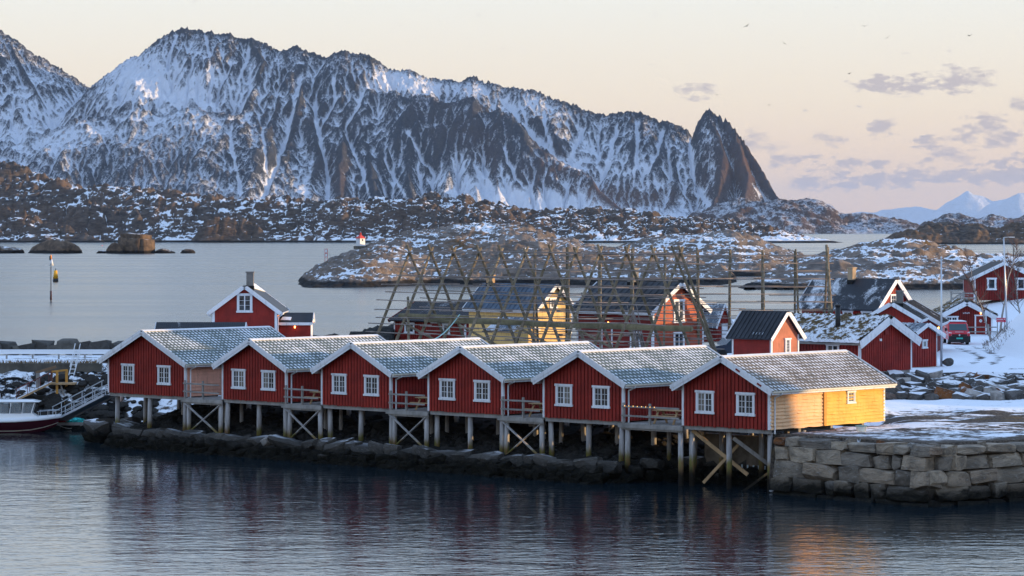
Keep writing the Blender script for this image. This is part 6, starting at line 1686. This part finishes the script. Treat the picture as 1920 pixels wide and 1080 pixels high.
# ------------------------------------------------------------------ road side: van, car, poles, sign, birches
def build_roadside():
    R = random.Random(15)
    t = empty('delivery_van', ((1799 - HX) * 245 / F, 245.0, 4.42)); tag(t, 'red delivery van with snowy roof parked facing us', 'van')
    RED = simple('van_red', (.55, .02, .035), .25, 0, 1, 0, .5); BLK = simple('van_black', (.015, .016, .018), .45); VG = simple('van_glass', (.02, .05, .06), .05, 0, 1, 0, .8)
    prof = [(0, .45), (.0, .92), (.15, 1.02), (.55, 1.12), (1.15, 1.72), (1.5, 1.84), (4.0, 1.84), (4.1, 1.6), (4.12, .45)]
    b = MB(); rings = []
    for (x, inset) in ((-.86, .0), (-.80, .06), (.80, .06), (.86, .0)):
        k = 1 if abs(x) < .83 else 0
        rings.append([(x if z < 1.1 else x * (1 - .10 * (z - 1.1) / .75), y + (0 if k else .05), z - (0 if k else .03)) for (y, z) in prof])
    b.loft(rings, True, True); b.build('body', RED, t)
    MB().add([(-.74, .60, 1.155), (.74, .60, 1.155), (.68, 1.10, 1.655), (-.68, 1.10, 1.655), (-.74, .57, 1.15), (.74, .57, 1.15), (.68, 1.07, 1.67), (-.68, 1.07, 1.67)], [(0, 1, 2, 3), (4, 5, 6, 7), (0, 1, 5, 4), (1, 2, 6, 5), (2, 3, 7, 6), (3, 0, 4, 7)]).build('windscreen', VG, t)
    MB().box(-.76, .76, 1.35, 4.0, 1.842, 1.90).build('roof_snow', M_SNOWT, t)
    MB().box(-.87, .87, -.09, .1, .22, .72).build('bumper', BLK, t); g = MB().box(-.62, .62, -.035, .02, .74, .86).build('grille', BLK, t)
    em = MB().add([(0, -.06, .70), (.075, -.06, .80), (0, -.06, .90), (-.075, -.06, .80), (0, -.04, .70), (.075, -.04, .80), (0, -.04, .90), (-.075, -.04, .80)], [(0, 1, 2, 3), (7, 6, 5, 4), (0, 1, 5, 4), (1, 2, 6, 5), (2, 3, 7, 6), (3, 0, 4, 7)]).build('emblem', M_ALU, g)
    MB().box(-.26, .26, -.115, -.093, .48, .60).build('number_plate', simple('plate_green', (.03, .45, .36), .5), t)
    MB().box(-.33, .33, .02, .10, 1.035, 1.06).build('bonnet_lettering', M_WHITE, t)
    for s in (-1, 1):
        MB().add([(s * .52, -.03, .78), (s * .84, .03, .82), (s * .84, .10, 1.03), (s * .62, .06, .98), (s * .52, .06, .78), (s * .84, .12, .82), (s * .84, .2, 1.03), (s * .62, .2, .98)], [(0, 1, 2, 3), (7, 6, 5, 4), (0, 1, 5, 4), (1, 2, 6, 5), (2, 3, 7, 6), (3, 0, 4, 7)]).build('headlight', simple('headlight_glass', (.75, .78, .8), .1), t)
        MB().box(s * 1.0 - .09, s * 1.0 + .09, .62, .72, 1.12, 1.34).build('mirror', BLK, t)
        for y in (.75, 3.3):
            w = MB().tube((s * .62, y, .31), (s * .84, y, .31), .31, .31, 16).build('wheel', simple('tyre', (.015, .015, .015), .9), t); MB().tube((s * .842, y, .31), (s * .85, y, .31), .19, .19, 12).build('hub', M_ALU, w)
    # dark car half hidden behind the black shed
    c = at(1376, 668, 221.0); t = empty('parked_car', (c.x, c.y, 4.42), math.radians(20)); tag(t, 'dark blue car half hidden behind the black roofed shed', 'car')
    CB = simple('car_dark_blue', (.02, .028, .045), .2, 0, 1, 0, .6)
    prof = [(-1.9, .35), (-1.95, .7), (-1.7, .9), (-1.0, .98), (-.5, 1.42), (.8, 1.46), (1.5, 1.02), (1.9, .92), (1.98, .6), (1.95, .35)]
    MB().loft([[(x, y, z) for (x, z) in prof] for y in (-.85, .85)], True, True).build('body', CB, t)
    MB().add([(-.92, -.856, 1.0), (1.35, -.856, 1.0), (.75, -.856, 1.38), (-.45, -.856, 1.36)], [(0, 1, 2, 3)]).build('side_window', VG, t)
    for x in (-1.25, 1.25):
        for y in (-.8, .8): MB().tube((x, y - .1, .32), (x, y + .1, .32), .32, .32, 14).build('wheel', simple('tyre', (.015, .015, .015), .9), t)
    # tall poles
    b = ground_at(1765, 686, 4.42); t = empty('flagpole', tuple(b)); tag(t, 'tall grey flagpole beside the red garden shed', 'flagpole')
    MB().tube((0, 0, -.1), (0, 0, 7.35), .085, .045, 10).build('pole', M_ALU, t, True); MB().tube((0, 0, 7.35), (0, 0, 7.47), .07, .05, 8).build('finial', M_WHITE, t)
    o = link('roadside_boulder', rock_mesh('roadside_boulder', M_BOULDER, 44, .42, .4, .33, 3, .2, facet=5), None, (b.x + .45, b.y + .1, 4.68)); tag(o, 'snow topped boulder at the foot of the flagpole', 'boulder')
    d = 240.0; X = (1888 - HX) * d / F; z = gz(X, d)
    t = empty('lamp_post', (X, d, z - .2)); tag(t, 'tall thin lamp post on the snow bank at the right', 'lamp post')
    MB().tube((0, 0, 0), (-.25, 0, 13.3 - z), .08, .05, 10).build('pole', M_ALU, t, True); MB().bar((-.25, 0, 13.3 - z), (.35, 0, 13.35 - z), .05, .05).build('arm', M_ALU, t); MB().box(.2, .6, -.08, .08, 13.28 - z, 13.36 - z).build('lamp_head', M_ALU, t)
    # red notice sign
    d = 238.0; X = (1877 - HX) * d / F; z = gz(X, d); zc = at(0, 600, d).z
    t = empty('notice_sign', (X, d, z)); tag(t, 'small red notice sign with white lettering on the snow bank', 'sign')
    for x in (-.28, .28): MB().box(x - .03, x + .03, .02, .07, -.3, zc - z + .1).build('post', M_GREYW, t)
    bd = MB().box(-.36, .36, -.02, .018, zc - z - .17, zc - z + .17).build('board', simple('sign_red', (.55, .02, .06), .5), t)
    for (z0, xa, xb, hh) in ((.02, -.30, .14, .075), (-.10, -.30, .20, .035)):
        x = xa; lt = MB()
        while x < xb: lt.box(x, x + .03, -.026, -.0215, zc - z + z0, zc - z + z0 + hh); x += .048
        lt.build('lettering', M_WHITE, bd, kind='stuff')
    MB().box(.24, .30, -.026, -.0215, zc - z + .02, zc - z + .11).build('pictogram', M_WHITE, bd)
    # birches
    BK = mat_paint('birch_bark', (.34, .31, .28), .3, .9); TW = simple('birch_twigs', (.10, .065, .055), .9)
    def birch(x, yb, d, hgt, lean, seed, label):
        X = (x - HX) * d / F; z = gz(X, d); r = random.Random(seed)
        t = empty('birch_tree', (X, d, z - .15)); tag(t, label, 'tree', 'bare birches on the snow bank')
        tk = MB(); br = MB(); p = Vector((0, 0, 0)); dr = Vector((lean, 0, 1)).normalized(); n = 9; rad = .10; pts = []
        for k in range(n):
            q = p + dr * hgt / n; tk.tube(p, q, rad * (1 - k / n * .85), rad * (1 - (k + 1) / n * .85), 7, False); pts.append(q); p = q; dr = (dr + Vector((r.uniform(-.16, .16), r.uniform(-.16, .16), .05))).normalized()
        def grow(p, dr, ln, rad, lev):
            m = 4 if lev < 2 else 2
            for k in range(m):
                q = p + dr * ln / m; br.tube(p, q, rad * (1 - .5 * k / m), rad * (1 - .5 * (k + 1) / m), 4, False); p = q
                dr = (dr + Vector((r.uniform(-.25, .25), r.uniform(-.25, .25), r.uniform(-.05, .2)))).normalized()
                if lev < 3:
                    for _ in range(2 if lev < 2 else 1):
                        nd = (dr + Vector((r.uniform(-.8, .8), r.uniform(-.8, .8), r.uniform(-.1, .5)))).normalized(); grow(p, nd, ln * r.uniform(.4, .62), rad * .55, lev + 1)
        for k in range(2, n):
            for _ in range(2): grow(pts[k], Vector((r.uniform(-1, 1), r.uniform(-1, 1), r.uniform(.5, 1.1))).normalized(), hgt * r.uniform(.18, .28) * (1 - .45 * k / n), .032, 1)
        tk.build('trunk', BK, t, True); br.build('crown', TW, t)
    birch(1859, 612, 247, 6.6, -.22, 3, 'pale bare birch leaning left before the reception cabin')
    birch(1875, 605, 250, 7.4, .10, 5, 'bare birch behind the red notice sign')
    birch(1912, 580, 262, 6.8, .05, 9, 'bare birch at the very right edge')
    sh = MB(); rr = np.random.RandomState(6)
    for i in range(420):
        y = rr.uniform(230, 256); x = np.interp(y, [215, 230, 238, 246, 258], [36.9, 36.6, 37.3, 38.6, 41.0]) + rr.uniform(-.5, 1.6)
        p = Vector((x, y, gz(x, y) - .05)); l = rr.uniform(.15, .5); v = Vector((rr.normal(0, .5), rr.normal(0, .4), .8)) * l; w = Vector((1, 0, 0)) * .02; sh.add([p - w, p + w, p + v], [(0, 1, 2)])
    tag(sh.build('bank_scrub', simple('scrub_brown', (.13, .09, .06), .95, .3)), 'dry scrub poking through the snow bank', kind='stuff')
    # tub on the quay
    b = ground_at(1615, 808, 3.1); t = empty('fish_tub', (b.x, b.y, 3.08)); tag(t, 'cream tub with teal rim standing on the quay', 'tub')
    MB().loft([[(.24 * math.cos(a), .24 * math.sin(a), 0) for a in np.linspace(0, 2 * math.pi, 17)[:-1]], [(.30 * math.cos(a), .30 * math.sin(a), .27) for a in np.linspace(0, 2 * math.pi, 17)[:-1]]], True, True).build('bowl', M_CREAM, t, False)
    MB().tube((0, 0, .272), (0, 0, .31), .33, .32, 16).build('rim', simple('teal_plastic', (.08, .28, .27), .5), t)
build_roadside()
